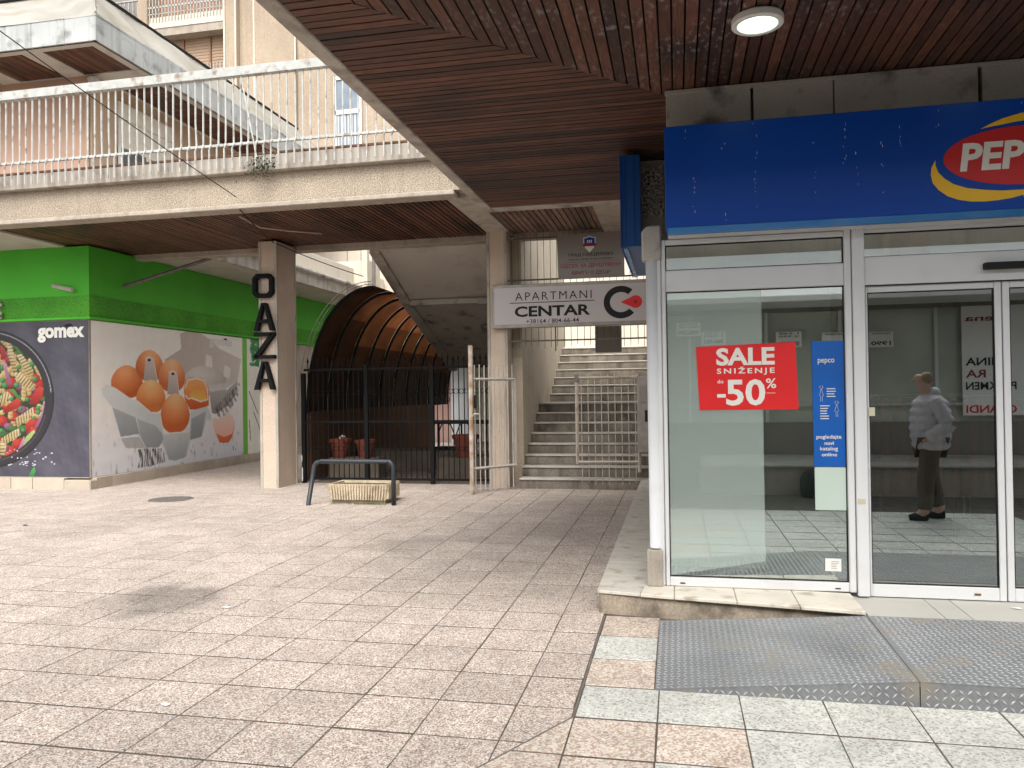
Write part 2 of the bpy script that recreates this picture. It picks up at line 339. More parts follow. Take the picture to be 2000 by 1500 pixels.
def glassmat(name, tint, boost, rough=0.0):
    m = bpy.data.materials.new(name); m.use_nodes = True; nt = m.node_tree; N = nt.nodes; L = nt.links; N.clear()
    o = N.new('ShaderNodeOutputMaterial'); mx = N.new('ShaderNodeMixShader'); t = N.new('ShaderNodeBsdfTransparent'); t.inputs[0].default_value = (*tint, 1)
    g = N.new('ShaderNodeBsdfGlossy'); g.inputs['Roughness'].default_value = rough; g.inputs['Color'].default_value = (.92, .97, .96, 1)
    fr = N.new('ShaderNodeFresnel'); fr.inputs[0].default_value = 1.5; a = N.new('ShaderNodeMath'); a.operation = 'ADD'; a.inputs[1].default_value = boost; a.use_clamp = True
    L.new(fr.outputs[0], a.inputs[0]); L.new(a.outputs[0], mx.inputs[0]); L.new(t.outputs[0], mx.inputs[1]); L.new(g.outputs[0], mx.inputs[2]); L.new(mx.outputs[0], o.inputs[0])
    return m
M_glass = glassmat('shop_window_glass', (.92, .98, .96), .36)
M_glass2 = glassmat('door_glass', (.55, .6, .6), .30)
def emis(name, c, s):
    m = bpy.data.materials.new(name); m.use_nodes = True; b = m.node_tree.nodes['Principled BSDF']
    b.inputs['Base Color'].default_value = (.7, .75, .7, 1); b.inputs['Emission Color'].default_value = (*c, 1); b.inputs['Emission Strength'].default_value = s; return m
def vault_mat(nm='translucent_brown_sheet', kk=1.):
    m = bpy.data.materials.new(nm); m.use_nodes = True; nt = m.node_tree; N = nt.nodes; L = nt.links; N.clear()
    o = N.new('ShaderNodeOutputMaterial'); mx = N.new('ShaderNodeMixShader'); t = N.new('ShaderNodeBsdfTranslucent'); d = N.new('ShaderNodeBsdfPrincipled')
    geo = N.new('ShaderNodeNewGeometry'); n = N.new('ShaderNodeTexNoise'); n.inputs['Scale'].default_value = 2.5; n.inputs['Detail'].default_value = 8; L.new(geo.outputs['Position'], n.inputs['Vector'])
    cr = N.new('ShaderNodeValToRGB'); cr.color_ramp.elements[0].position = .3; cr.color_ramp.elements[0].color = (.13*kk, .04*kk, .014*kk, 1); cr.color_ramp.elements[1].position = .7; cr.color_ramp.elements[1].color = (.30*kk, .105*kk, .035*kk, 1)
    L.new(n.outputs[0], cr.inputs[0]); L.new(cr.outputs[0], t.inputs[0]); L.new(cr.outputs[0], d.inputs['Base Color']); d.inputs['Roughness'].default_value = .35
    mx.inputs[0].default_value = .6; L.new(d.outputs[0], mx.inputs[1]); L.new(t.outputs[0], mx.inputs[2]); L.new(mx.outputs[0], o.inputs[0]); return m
M_vault = vault_mat('translucent_brown_sheet', .8); M_shadedk = vault_mat('shade_dark_brown_sheet', .15); M_shademid = vault_mat('shade_mid_brown_sheet', .45)  # the two darker copies carry the tunnel's shade in their colour

# =================================================================== GROUND
ground = MB().box(-90, 90, -70, 110, -.6, -.0026).build('ground', M_joint, kind='structure')
PX, PY, X0, Y0 = .412, .4145, -.826, 5.18
pav = structure('pavement')
tiles = []
def addtile(x0, x1, y0, y1, m): tiles.append((x0, x1, y0, y1, m))
# left field: joints run on, sizes slightly uneven like the real ones
for i in range(-34, 3):
    xa = X0+i*PX; xb = xa+PX
    if xa > -.52: continue
    xb = min(xb, -.535 if xb > -.6 else xb)
    if xb-xa < .05: continue
    for j in range(-13, 46):
        ya = Y0+j*PY; yb = ya+PY
        if ya < 3.84 and xb > -2.2: continue
        if xb > -.6 and ya > 5.66 and False: continue
        # left out where something stands on the ground
        if xb < -10.0 and ya > 11.6: continue
        if ya < -.4: continue
        addtile(xa, xb, ya, yb, 'a')
# cut tiles along the slanting joint to its right
def rowright(ya, yb, xs, kinds):
    for (a, b), k in zip(zip(xs[:-1], xs[1:]), kinds): addtile(a, b, ya, yb, k)
rowright(5.145, 5.60, [-.52, -.142], 'p'); rowright(4.70, 5.145, [-.52, -.142], 'w'); rowright(4.262, 4.70, [-.52, -.142], 'p')
xs = [-.52, -.12, .288, .70, 1.105, 1.515, 1.92, 2.33, 2.74, 3.15, 3.56, 3.97]
rowright(3.842, 4.262, xs, 'wwwwwwwwwww')
# below y=3.84 the joint runs off at a slant: tiles on both sides are cut to it
LA, LB = (-.52, 3.842), (-1.73, 1.70)
def side(p): return (LB[0]-LA[0])*(p[1]-LA[1])-(LB[1]-LA[1])*(p[0]-LA[0])
def clip(poly, sg):
    out = []
    for k in range(len(poly)):
        a, b_ = poly[k], poly[(k+1) % len(poly)]; da, db = side(a)*sg, side(b_)*sg
        if da >= 0: out.append(a)
        if da*db < 0:
            t = da/(da-db); out.append((a[0]+(b_[0]-a[0])*t, a[1]+(b_[1]-a[1])*t))
    return out
cut = []
def cutrow(ya, yb, xx, kinds, sg):
    for (a, b_), k in zip(zip(xx[:-1], xx[1:]), kinds):
        g = .0035; q = [(a+g, ya+g*2), (b_-g, ya+g*2), (b_-g, yb-g*2), (a+g, yb-g*2)]
        sd_ = [side(v)*sg for v in q]
        if min(sd_) >= 0: addtile(a, b_, ya, yb, k)
        elif max(sd_) > .02: cut.append((clip(q, sg), k))
for j in range(-9, -3):
    ya = Y0+j*PY; yb = ya+PY
    cutrow(ya, yb, [X0+i*PX for i in range(-4, 1)]+[-.532], 'aaaaaa', -1)
xs2 = [-2.15, -1.74, -1.33, -.93]+xs
yb = 3.842
for row in ('ppppppwwwwwwwww', 'pppppwwwwwwwwww', 'ppppppwwwwwwwww', 'pppppppwwwwwwww', 'ppppwwwwwwwwwww', 'ppppppwwwwwwwww', 'ppppppppwwwwwww'):
    cutrow(yb-.407, yb, xs2, row, 1); yb -= .407
def vis_key(t):
    cx, cy_ = (t[0]+t[1])/2, (t[2]+t[3])/2
    v = Vector((cx, cy_, -1.6)); d = v.dot(f_)
    if d < .5: return 1e9
    px = abs(v.dot(r_))/d; py = abs(v.dot(u_))/d
    return d if px < 1000/1532+.08 and py < 750/1532+.1 else 1e6+d
tiles.sort(key=vis_key)
MT = {'a': M_pave, 'p': M_pavep, 'w': M_pavew}
stuff = {k: MB() for k in MT}; cache = {}
for n, (x0, x1, y0, y1, k) in enumerate(tiles):
    g = random.uniform(.003, .0055); dz = random.uniform(-.0008, .0012)
    if n < 285:
        key = (round(x1-x0, 3), round(y1-y0, 3), k)
        if key not in cache:
            w_, h_ = (x1-x0)/2-.0036, (y1-y0)/2-.0085
            me = MB().tile(-w_, w_, -h_, h_, -.04, 0, .0025).mesh('paving_tile'); me.materials.append(MT[k]); cache[key] = me
        o = link('paving_tile', cache[key], pav, loc=((x0+x1)/2+random.uniform(-.002, .002), (y0+y1)/2+random.uniform(-.002, .002), dz))
        o.rotation_euler = (random.uniform(-.002, .002), random.uniform(-.002, .002), random.uniform(-.004, .004))
    else:
        stuff[k].tile(x0+g*.8, x1-g*.8, y0+g*2.6, y1-g*2.6, -.04, dz, .004)
for k, b in stuff.items():
    if b.v: b.build('paving_tiles', MT[k], pav, kind='stuff')
# steel expansion strip
for q, k in cut:
    if len(q) > 2: MB().prism(q, 'z', -.04, -.0005).build('paving_tile', MT[k], pav)
strip = MB().tube([(-.530, 5.6, -.003), (-.524, 3.842, -.003), (-1.73, 1.70, -.003)], .006, 6).build('joint_strip', M_iron, pav)
# yard paving behind the fence
yard = structure('yard_paving')
nb = 0; rest = MB()
for j in range(30):
    for i in range(9):
        x0 = -6.5+i*.42+(j % 2)*.2; y0 = 13.25+j*.36
        if nb < 150:
            MB().tile(x0+.008, x0+.41, y0+.008, y0+.352, -.02, random.uniform(.012, .02)).build('yard_paver', M_brick, yard); nb += 1
        else: rest.tile(x0+.008, x0+.41, y0+.008, y0+.352, -.02, random.uniform(.012, .02))
rest.build('yard_pavers', M_brick, yard, kind='stuff')

# =================================================================== CANOPY (wooden soffit over the shop)
can = thing('canopy', 'low concrete canopy with dark wooden plank soffit over the blue-signed shop', 'canopy', (1.5, 6.5, 3.8))
CX0, CX1, CY0, CY1, CZ = -2.27, 6.5, 3.55, 9.34, 3.8
b = MB()
b.box(CX0, CX0+.12, CY0, CY1, CZ-.004, CZ+.36)            # left edge beam
b.box(CX0+.121, CX1, CY1-.2, CY1, CZ-.004, CZ+.36)        # rear edge beam
b.box(CX0+.121, CX1, CY0, CY0+.12, CZ-.004, CZ+.36)        # front
b.build('edge_beam', M_concl, can, bev=.008)
MB().box(CX0+.122, CX1, CY0+.122, CY1-.202, CZ+.06, CZ+.34).build('slab', M_blk, can)
def hip(x): return 5.97+(x+.06)*(5.97-3.70)/(2.09)     # y of the mitre at x
IX0 = CX0+.124; pw = .0795
y = CY1-.206
while y > CY0+.13:
    y1, y0 = y, y-pw
    # length until mitre
    def xm(yy): return -.06+(yy-5.97)*2.09/(5.97-3.70)
    xa, xb = (CX1, CX1) if y0 >= 5.97 else (xm(y1), xm(y0))
    if y0 >= 5.97:
        xe = .0 if y0 < 5.97 else CX1-.01
        xa = xb = xe
    if xa > IX0+.02:
        dz = random.uniform(0, .004); g = .012
        lx = max(xb, IX0+.01)
        MB().prism([(IX0, y0+g/2), (lx-.002, y0+g/2), (xa-.002, y1-g/2), (IX0, y1-g/2)], 'z', CZ+dz, CZ+.02).build('plank', M_woodx, can)
    y -= pw
x = IX0
while x < CX1-.1:
    x0, x1 = x, x+pw; yt0 = min(hip(x0), 5.965); yt1 = min(hip(x1), 5.965)
    if yt1 > CY0+.13:
        dz = random.uniform(0, .004); g = .012
        MB().prism([(x0+g/2, CY0+.122), (x1-g/2, CY0+.122), (x1-g/2, yt1+.002), (x0+g/2, yt0+.002)], 'z', CZ+dz, CZ+.02).build('plank', M_woody, can)
    x += pw
# ceiling lamps
def lamp(x, y, label):
    t = thing('ceiling_lamp', label, 'ceiling lamp', (x, y, CZ), group='round lamps under the canopy')
    MB().lathe([(.0, -.004), (.145, -.004), (.15, -.012), (.15, -.045), (.142, -.05), (.118, -.05), (.116, -.044)], (x, y, CZ), 40).build('lamp_ring', M_white, t, smooth=False)
    MB().lathe([(.0, -.046), (.06, -.0465), (.116, -.045)], (x, y, CZ), 40).build('lamp_diffuser', emis('lamp_glow', (.72, 1, .78), 1.0), t)
lamp(.5, 4.84, 'lit round white ceiling lamp in the plank soffit left of the other one')
lamp(2.12, 4.84, 'lit round ceiling lamp at the right edge of the photo, mostly cut off')

# =================================================================== SHOP
YW = 5.87; ZL = .165
shop = thing('shop_building', 'shop with white aluminium window front beneath a wide blue fascia', 'shop', (1.5, 7, 0))
MB().box(-.2, -.021, 6.02, 7.63, .0, 2.76).build('side_wall', M_concl, shop)
MB().box(-.2, -.021, 7.631, 13.0, .0, 3.79).build('side_wall', M_concl, shop)
# band above the sign: grey slabs with gaps
for a, c in ((-.048, .55), (.57, 1.11), (1.118, 2.04), (2.065, 3.2), (3.22, 4.4)):
    MB().box(a, c, 5.87, 6.0, 3.3, 3.795).build('fascia_slab', M_concg, shop, bev=.004)
MB().box(-.055, 4.4, 5.862, 5.9, 3.765, 3.795).build('cornice_strip', M_concg, shop, bev=.003)
MB().box(-.02, 4.4, 6.001, 6.1, 2.7, 3.79).build('lintel', M_conc, shop)
# grey aggregate pier end beneath the canopy, left of the sign
pier = MB(); pier.prism([(-.42, 3.795), (-.10, 3.795), (-.10, 3.06), (-.3, 3.06), (-.36, 3.1), (-.42, 3.2)], 'y', 7.62, 8.1)
pier.build('pier_head', M_concg, shop, bev=.006)
MB().box(-.34, -.1, 7.6, 7.63, 3.25, 3.74).build('aggregate_panel', M_pebg, shop)
# window frame: posts and rails of white aluminium
def fr(x0, x1, z0, z1, y0=YW-.03, y1=YW+.05, name='window_frame', m=None, bev=.006): return MB().box(x0, x1, y0, y1, z0, z1).build(name, m or M_alu, shop, bev=bev)
cp = MB().tube([(-.17, YW-.0, .44), (-.17, YW, 2.72)], .045, 16, True).build('corner_post', M_alu, shop, smooth=True)
fr(-.145, -.105, ZL, 2.72, YW-.022, YW+.06, 'corner_post')
fr(-.10, -.072, ZL+.001, 2.695); fr(1.155, 1.2, ZL+.001, 2.72, YW-.035, YW+.05); fr(1.205, 1.285, ZL-.02, 2.74, YW-.05, YW+.05, 'mullion')
fr(-.071, 1.154, ZL+.002, .232); fr(-.071, 1.154, 2.655, 2.693); fr(-.071, 1.154, 2.312, 2.468, YW-.025)
for px_ in (-.0, 1.06):
    MB().box(px_, px_+.035, YW-.034, YW-.031, .188, .196).build('drain_slot', M_gask, shop)
pipe = MB().box(-.235, -.12, YW-.06, YW+.02, ZL+.002, .43).build('post_foot_cover', M_concl, shop, bev=.005)
MB().prism([(-.24, 2.55), (-.1, 2.55), (-.1, 2.80), (-.2, 2.80), (-.24, 2.76)], 'y', YW-.05, YW+.1).build('bracket_cover', M_concg, shop, bev=.01)
# glass panes with gaskets
def pane(x0, x1, z0, z1, y, m, name='window_pane'):
    MB().box(x0, x1, y, y+.006, z0, z1).build(name, m, shop)
    g = MB(); t = .007
    for q in ((x0-.001, x0+t, z0, z1), (x1-t, x1+.001, z0, z1), (x0+t, x1-t, z0-.001, z0+t), (x0+t, x1-t, z1-t, z1+.001)): g.box(q[0], q[1], y-.006, y-.001, q[2], q[3])
    g.build('gasket', M_gask, shop)
pane(-.071, 1.154, .233, 2.311, YW+.004, M_glass)
pane(-.071, 1.154, 2.469, 2.654, YW+.004, M_glass)
# transom above the doors
fr(1.286, 4.4, 2.67, 2.71, YW-.03, YW+.05); fr(1.286, 4.4, 2.304, 2.50, YW-.035, YW+.05, 'door_operator_cover', bev=.004)
pane(1.287, 4.4, 2.501, 2.669, YW+.004, M_glass)
# sliding doors
def door(x0, x1, y, label, wl=.03):
    d = reg_child(MB().box(x0, x0+wl, y, y+.045, .14, 2.30).build('sliding_door', M_alu, shop, bev=.004, label=label))
    MB().box(x1-.042, x1, y, y+.045, .14, 2.30).build('door_stile', M_alu, d, bev=.004)
    MB().box(x0+wl+.001, x1-.043, y+.002, y+.043, .14, .228).build('bottom_rail', M_alu, d, bev=.004)
    MB().box(x0+wl+.001, x1-.043, y+.002, y+.043, 2.255, 2.299).build('top_rail', M_alu, d, bev=.004)
    MB().box(x0+wl, x1-.042, y+.018, y+.024, .228, 2.255).build('door_glass', M_glass2, d)
    g = MB(); t = .007; X0_, X1_ = x0+wl, x1-.042
    for q in ((X0_, X0_+t, .228, 2.255), (X1_-t, X1_, .228, 2.255), (X0_+t, X1_-t, .228, .228+t), (X0_+t, X1_-t, 2.255-t, 2.255)): g.box(q[0], q[1], y+.008, y+.015, q[2], q[3])
    g.build('gasket', M_gask, d)
    MB().box(x1-.2, x1-.16, y-.003, y-.0005, .175, .187).build('drain_slot', M_rust, d)
door(1.295, 2.150, YW-.012, 'left sliding door leaf', .012); door(2.158, 3.05, YW-.012, 'right sliding door leaf', .042)
MB().box(1.286, 4.4, YW-.03, YW+.03, 2.2995, 2.3035).build('shadow_gap', M_gask, shop)
MB().box(3.06, 3.16, YW-.03, YW+.05, .14, 2.3).build('mullion', M_alu, shop)
MB().box(3.17, 6.5, YW-.02, YW+.08, .0, 2.69).build('front_wall', M_concl, shop)
def film_mat():
    m = bpy.data.materials.new('milky_film'); m.use_nodes = True; nt = m.node_tree; N = nt.nodes; L = nt.links; N.clear()
    o = N.new('ShaderNodeOutputMaterial'); mx = N.new('ShaderNodeMixShader'); t = N.new('ShaderNodeBsdfTransparent'); d = N.new('ShaderNodeBsdfDiffuse')
    d.inputs[0].default_value = (.78, .93, .87, 1); mx.inputs[0].default_value = .26
    L.new(t.outputs[0], mx.inputs[1]); L.new(d.outputs[0], mx.inputs[2]); L.new(mx.outputs[0], o.inputs[0]); return m
flat([(-.064, .24), (.60, .36), (.60, 2.304), (-.064, 2.304)], ('y', YW+.002), film_mat(), shop, 'milky_film')
# motion sensor
MB().box(2.03, 2.45, YW-.09, YW-.036, 2.375, 2.42).build('door_sensor', M_gask, shop, bev=.006)
# interior
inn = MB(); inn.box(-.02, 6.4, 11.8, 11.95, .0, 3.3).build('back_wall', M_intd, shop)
MB().box(-.02, 6.4, 5.96, 11.8, .0, .128).build('shop_floor', mat('shop_floor_tile', (.2, .2, .19), (.16, .16, .155), rough=.25), shop)
MB().box(-.02, 6.4, 6.101, 11.8, 2.9, 3.0).build('shop_ceiling', M_int, shop)
MB().box(-.06, .60, 5.905, 5.912, .30, 2.44).build('partition_board', M_intp, shop)
MB().box(-.019, 1.18, 6.5, 6.55, .13, 2.75).build('inner_partition', M_int, shop)
MB().box(1.30, 3.0, 5.97, 6.6, .129, .139).build('ribbed_mat', M_mat, shop)
rb = MB()
for k in range(22): rb.box(1.31, 2.99, 5.98+k*.028, 5.992+k*.028, .139, .146)
rb.build('mat_ribs', M_int, shop, kind='stuff')
# clothes racks and shelf boxes dim behind the doors
rk = [srgb(60, 30, 40), srgb(170, 120, 60), srgb(40, 60, 110), srgb(180, 90, 60), srgb(90, 90, 90), srgb(40, 80, 60)]
for n, (x, y) in enumerate(((2.0, 7.6), (3.0, 8.0), (1.6, 9.0), (2.6, 9.6))):
    t = thing('clothes_rack', ['clothes rack nearest the sliding doors', 'clothes rack behind the right door leaf', 'clothes rack deep in the shop on the left', 'clothes rack at the back of the shop'][n], 'clothes rack', (x, y, .13), group='clothes racks inside the shop')
    MB().tube([(x-.5, y, .13), (x-.5, y, 1.5), (x+.5, y, 1.5), (x+.5, y, .13)], .015, 8).build('rack_frame', M_alu, t)
    for k in range(14):
        c = rk[(k*3+n) % 6]; xx = x-.45+k*.07
        MB().prism([(y-.2, .65), (y+.2, .62), (y+.22, 1.35), (y+.03, 1.46), (y-.03, 1.46), (y-.22, 1.35)], 'x', xx, xx+.045).build('garment', mat('garment_%d' % ((k*3+n) % 6), c), t)
# orange carton and light strip seen through the transom
MB().box(1.72, 2.02, 6.9, 7.1, 2.6, 2.95).build('hanging_carton', mat('orange_print', srgb(235, 120, 80), srgb(240, 170, 110), rough=.6, scale=6), None, label='orange and cream promotional box hanging behind the glass over the doors', cat='carton')
flr = thing('promotion_light', 'row of dim ceiling tubes inside the shop', 'ceiling lamp', (2, 8.5, 2.88))
for k in range(3): MB().box(.3+k*1.6, 1.4+k*1.6, 8.6, 8.7, 2.86, 2.89).build('light_tube', emis('tube_glow', (1, 1, .95), 5), flr)

# blue fascia sign
sg = thing('fascia_sign', 'long blue fascia sign with red oval and yellow swooshes above the shop front', 'sign', (1.5, 5.7, 2.72))
YS = 5.61
MB().box(-.062, 4.6, YS, YS+.245, 2.735, 3.445).build('sign_box', M_blue, sg, bev=.003)
MB().prism([(YS+.004, 2.733), (YS+.23, 2.715), (YS+.23, 2.70), (YS+.06, 2.70)], 'x', -.05, 4.55).build('lower_trim', M_bluelow, sg)
MB().box(-.046, 4.5, YS+.1, YS+.24, 2.696, 2.699).build('trim_lip', M_alu, sg)
LO = [(1.684, 3.08), (1.659, 3.032), (1.654, 2.986), (1.664, 2.932), (1.698, 2.884), (1.753, 2.838), (1.815, 2.812), (1.89, 2.795), (1.973, 2.79), (2.054, 2.794), (2.129, 2.803), (2.202, 2.82)]
LI = [(1.684, 3.08), (1.683, 3.046), (1.7, 2.998), (1.734, 2.958), (1.789, 2.916), (1.871, 2.884), (1.974, 2.866), (2.076, 2.855), (2.203, 2.854)]
UO = [(1.957, 3.264), (2.016, 3.293), (2.084, 3.321), (2.152, 3.338), (2.212, 3.35)]
UI = [(1.957, 3.264), (2.016, 3.274), (2.084, 3.283), (2.151, 3.293), (2.211, 3.299)]
LCX, LCZ = 2.205, 3.078
def refl(l): return [(2*LCX-a, 2*LCZ-c_) for a, c_ in l]
ell = [(LCX+.474*math.cos(t), LCZ+.19*math.sin(t)) for t in [2*math.pi*k/72 for k in range(72)]]
flat(ell, ('y', YS-.004), M_red, sg, 'red_oval')
low = LO+refl(UO)[::-1]+refl(UI)[1:]+LI[::-1][:-1]
flat(low, ('y', YS-.003), M_yel, sg, 'lower_swoosh'); flat(refl(low), ('y', YS-.003), M_yel, sg, 'upper_swoosh')
text('PEPCO', (1.828, 2.575, 2.99, 3.178), ('y', YS-.007), M_whitel, sg, bold=.035, shear=.12)
# bird droppings / drip marks on the sign: pale runs
dr = MB(); random.seed(3)
for x, z0, z1, n in ((.09, 3.43, 3.34, 4), (.14, 3.25, 2.78, 9), (.34, 3.40, 2.76, 6), (.55, 3.44, 2.76, 16), (.93, 3.42, 2.9, 7), (1.13, 3.42, 3.1, 16), (1.2, 3.22, 2.9, 7), (1.47, 3.44, 3.15, 14), (1.36, 3.25, 2.85, 5), (1.7, 3.44, 3.25, 7), (2.05, 3.44, 2.8, 8), (2.2, 3.44, 3.3, 6), (2.4, 3.4, 2.8, 6)):
    for k in range(n):
        
        if random.random() < .35: continue
        zz = z0+(z1-z0)*random.random(); xx = x+random.gauss(0, .006); a = random.uniform(.0008, .0022); h = random.uniform(.003, .014)
        dr.add([(xx-a, YS-.001, zz), (xx, YS-.001, zz-h), (xx+a, YS-.001, zz), (xx, YS-.001, zz+h)], [(0, 1, 2, 3)])
dr.build('drip_marks', M_whitel, sg, kind='stuff')
# blue box sign on the side wall
s2 = thing('side_sign', 'tall narrow blue box sign hanging beside the aggregate pier', 'sign', (-.39, 7.6, 2.9))
MB().box(-.478, -.30, 7.2, 9.1, 2.905, 3.74).build('sign_box', M_blue2, s2, bev=.004)
MB().box(-.482, -.47, 7.19, 9.1, 2.89, 3.745).build('left_edge_profile', M_blue, s2)
for a in (-.44, -.36): MB().box(a, a+.006, 7.195, 7.2, 2.91, 3.73).build('fold_line', M_blue, s2)
MB().box(-.46, -.42, 7.22, 9.08, 2.888, 2.904).build('bottom_trim', M_bluelow, s2)

# things stuck on the shop glass
YG = YW-.0015
sale = thing('sale_poster', 'large red SALE SNIŽENJE -50% poster on the shop window', 'poster', (.49, YG, 1.45))
flat([(.137, 1.905), (.157, 1.445), (.842, 1.447), (.826, 1.925)], ('y', YG), M_redp, sale, 'poster_sheet')
YT = YG-.002
text('SALE', (.28, .685, 1.765, 1.893), ('y', YT), M_whitel, sale, bold=.035)
text('SNIŽENJE', (.283, .683, 1.695, 1.755), ('y', YT), M_whitel, sale, bold=.02, space=1.35)
text('do', (.285, .328, 1.637, 1.665), ('y', YT), M_whitel, sale, bold=.01)
text('50', (.345, .617, 1.475, 1.665), ('y', YT), M_whitel, sale, bold=.025)
flat([(.282, 1.535), (.282, 1.56), (.342, 1.56), (.342, 1.535)], ('y', YT), M_whitel, sale, 'minus_sign')
text('%', (.622, .692, 1.597, 1.668), ('y', YT), M_whitel, sale, bold=.012)
flat([(.625, 1.562), (.625, 1.565), (.685, 1.565), (.685, 1.562)], ('y', YT), M_whitel, sale, 'fine_print')
bs = thing('blue_sticker', 'tall blue catalogue sticker at the right side of the shop window', 'sticker', (1.04, YG, 1.04))
flat([(.938, 1.04), (1.150, 1.04), (1.147, 1.925), (.935, 1.925)], ('y', YG), mat('sticker_blue', srgb(8, 92, 180), srgb(10, 84, 165), rough=.4, scale=4), bs, 'sticker_sheet')
text('pepco', (.975, 1.085, 1.76, 1.80), ('y', YT), M_whitel, bs, bold=.005)
for s_, z_, a_, c_ in (('pogledajte', 1.228, .957, 1.123), ('novi', 1.192, 1.01, 1.072), ('katalog', 1.145, .98, 1.098), ('online', 1.112, .99, 1.092)):
    text(s_, (a_, c_, z_, z_+(.036 if s_ in ('pogledajte', 'katalog') else .026)), ('y', YT), M_whitel, bs, bold=.008)
fp = MB()
for z_, n_, a_ in ((1.585, 4, 1.03), (1.465, 6, .985)):
    for k in range(n_):
        ww = random.uniform(.04, .065); fp.box(a_, a_+ww, YT-.0005, YT, z_-k*.018, z_-k*.018+.006)
fp.build('fine_print', M_whitel, bs, kind='stuff')
for cx_, cz_ in ((.995, 1.56), (1.095, 1.45)):   # small outline figures
    g = MB(); g.tube([(cx_+.011*math.cos(t), YT, cz_+.04+.011*math.sin(t)) for t in [k*math.pi/6 for k in range(13)]], .0012, 4)
    g.tube([(cx_, YT, cz_+.028), (cx_-.014, YT, cz_-.02), (cx_+.014, YT, cz_-.02), (cx_, YT, cz_+.028)], .0012, 4)
    g.tube([(cx_-.005, YT, cz_-.02), (cx_-.005, YT, cz_-.06)], .0012, 4); g.tube([(cx_+.006, YT, cz_-.02), (cx_+.006, YT, cz_-.06)], .0012, 4)
    g.build('outline_figure', M_whitel, bs)
flat([(.942, .733), (1.152, .733), (1.150, 1.035), (.941, 1.035)], ('y', YG), mat('pale_green_paper', (.50, .60, .53), (.46, .56, .5), rough=.6), None, 'pale_notice', label='blank pale green notice taped under the blue sticker', cat='notice')
nt_ = thing('small_label', 'small white printed label at the bottom right of the shop window', 'label', (1.06, YG, .33))
flat([(1.0, .305), (1.107, .305), (1.107, .395), (1.0, .395)], ('y', YG), M_paper, nt_, 'label_sheet')
fp = MB()
for k in range(5): fp.box(1.04, 1.04+random.uniform(.03, .055), YG-.0012, YG-.0005, .372-k*.012, .375-k*.012)
fp.build('fine_print', M_sgrey, nt_, kind='stuff')
MB().box(1.300, 1.340, YW-.024, YW-.013, 1.395, 1.455).build('door_tag', mat('cream_plastic', (.6, .57, .42), rough=.5), None, label='cream plastic tag at the left edge of the sliding door', cat='tag')
MB().box(1.213, 1.262, YW-.0522, YW-.0505, .787, .823).build('tape_remnant', mat('old_tape', (.58, .53, .38), rough=.5), None, label='yellowed tape remnant low on the white mullion', cat='tape')

# =================================================================== PODIUM
pod = thing('podium', 'worn marble-topped plinth at the foot of the shop front', 'plinth', (.3, 5.6, 0))
MB().prism([(-.575, 5.67), (-.56, 5.66), (1.13, 5.42), (1.13, 6.1), (-.03, 6.1), (-.03, 12.6), (-.56, 12.6)], 'z', -.03, .14).build('concrete_base', M_plinth, pod, bev=.01)
# side slabs
yy = [5.665, 6.6, 7.9, 9.2, 10.5, 11.6, 12.6]
for k in range(1, len(yy)-1): MB().box(-.588, -.205, yy[k]+.002, yy[k+1]-.002, .1405, .165).build('marble_slab', M_marbles, pod, bev=.004)
MB().prism([(-.588, 5.675), (-.57, 5.655), (-.28, 5.60), (-.25, 5.865), (-.205, 5.9), (-.205, 6.598), (-.588, 6.598)], 'z', .1405, .165).build('marble_slab', M_marbles, pod, bev=.004)
def fy(x): return 5.595-(x+.28)*(.225/1.42)
for a, c, m in ((-.276, -.045, .02), (-.041, .37, 0), (.374, .765, 0), (.769, 1.155, 0)):
    MB().prism([(a+.0, fy(a)), (c, fy(c)), (c, 5.86 if c < 1.1 else 5.83), (a+m, 5.86)], 'z', .1405, .165).build('marble_slab', M_marble, pod, bev=.004)
thr = thing('threshold', 'beige tiled landing in front of the sliding doors', 'threshold', (2.2, 5.6, 0))
MB().box(1.16, 4.2, 5.40, 5.96, -.02, .118).build('landing_base', M_plinth, thr)
for a, c in ((1.175, 1.63), (1.634, 1.79), (1.794, 2.4), (2.404, 3.0), (3.004, 4.2)):
    MB().box(a, c, 5.385, 5.96, .119, .134).build('floor_tile', M_thr, thr, bev=.002)

# =================================================================== RAMP (tread plate)
ramp = thing('ramp', 'grey diamond tread plate ramp in front of the sliding doors', 'ramp', (1.2, 4.8, 0))
def zr(x, y):   # top surface
    if x < 1.16: t = (x+.14)/1.3; f0 = .006+t*.118; b0 = .045+t*.092
    else: f0 = .124; b0 = .137
    return f0+(b0-f0)*(y-4.255)/1.12
def plate(x0, x1, name):
    b = MB(); th = .006
    c = [(x0, 4.255), (x1, 4.255), (x1, 5.378), (x0, 5.378)]
    e = .0001
    b.add([(x, y, zr(x-e if x == 1.1585 else x, y)) for x, y in c]+[(x, y, zr(x, y)-th) for x, y in c], [(0, 1, 2, 3), (7, 6, 5, 4), (0, 4, 5, 1), (1, 5, 6, 2), (2, 6, 7, 3), (3, 7, 4, 0)])
    return b.build(name, M_steel, ramp)
plate(-.14, 1.1575, 'left_plate'); plate(1.1625, 3.1, 'right_plate')
MB().add([(-.14, 4.252, -.004), (1.1575, 4.252, -.004), (1.1575, 4.252, .119), (-.14, 4.252, .002)], [(0, 1, 2, 3)]).build('left_skirt', M_steel, ramp)
MB().add([(1.1625, 4.252, -.004), (3.1, 4.252, -.004), (3.1, 4.252, .118), (1.1625, 4.252, .119)], [(0, 1, 2, 3)]).build('right_skirt', M_steel, ramp)
MB().box(1.1575, 1.1625, 4.2525, 5.37, .10, .122).build('weld_seam', M_rust, ramp)
lz = MB()
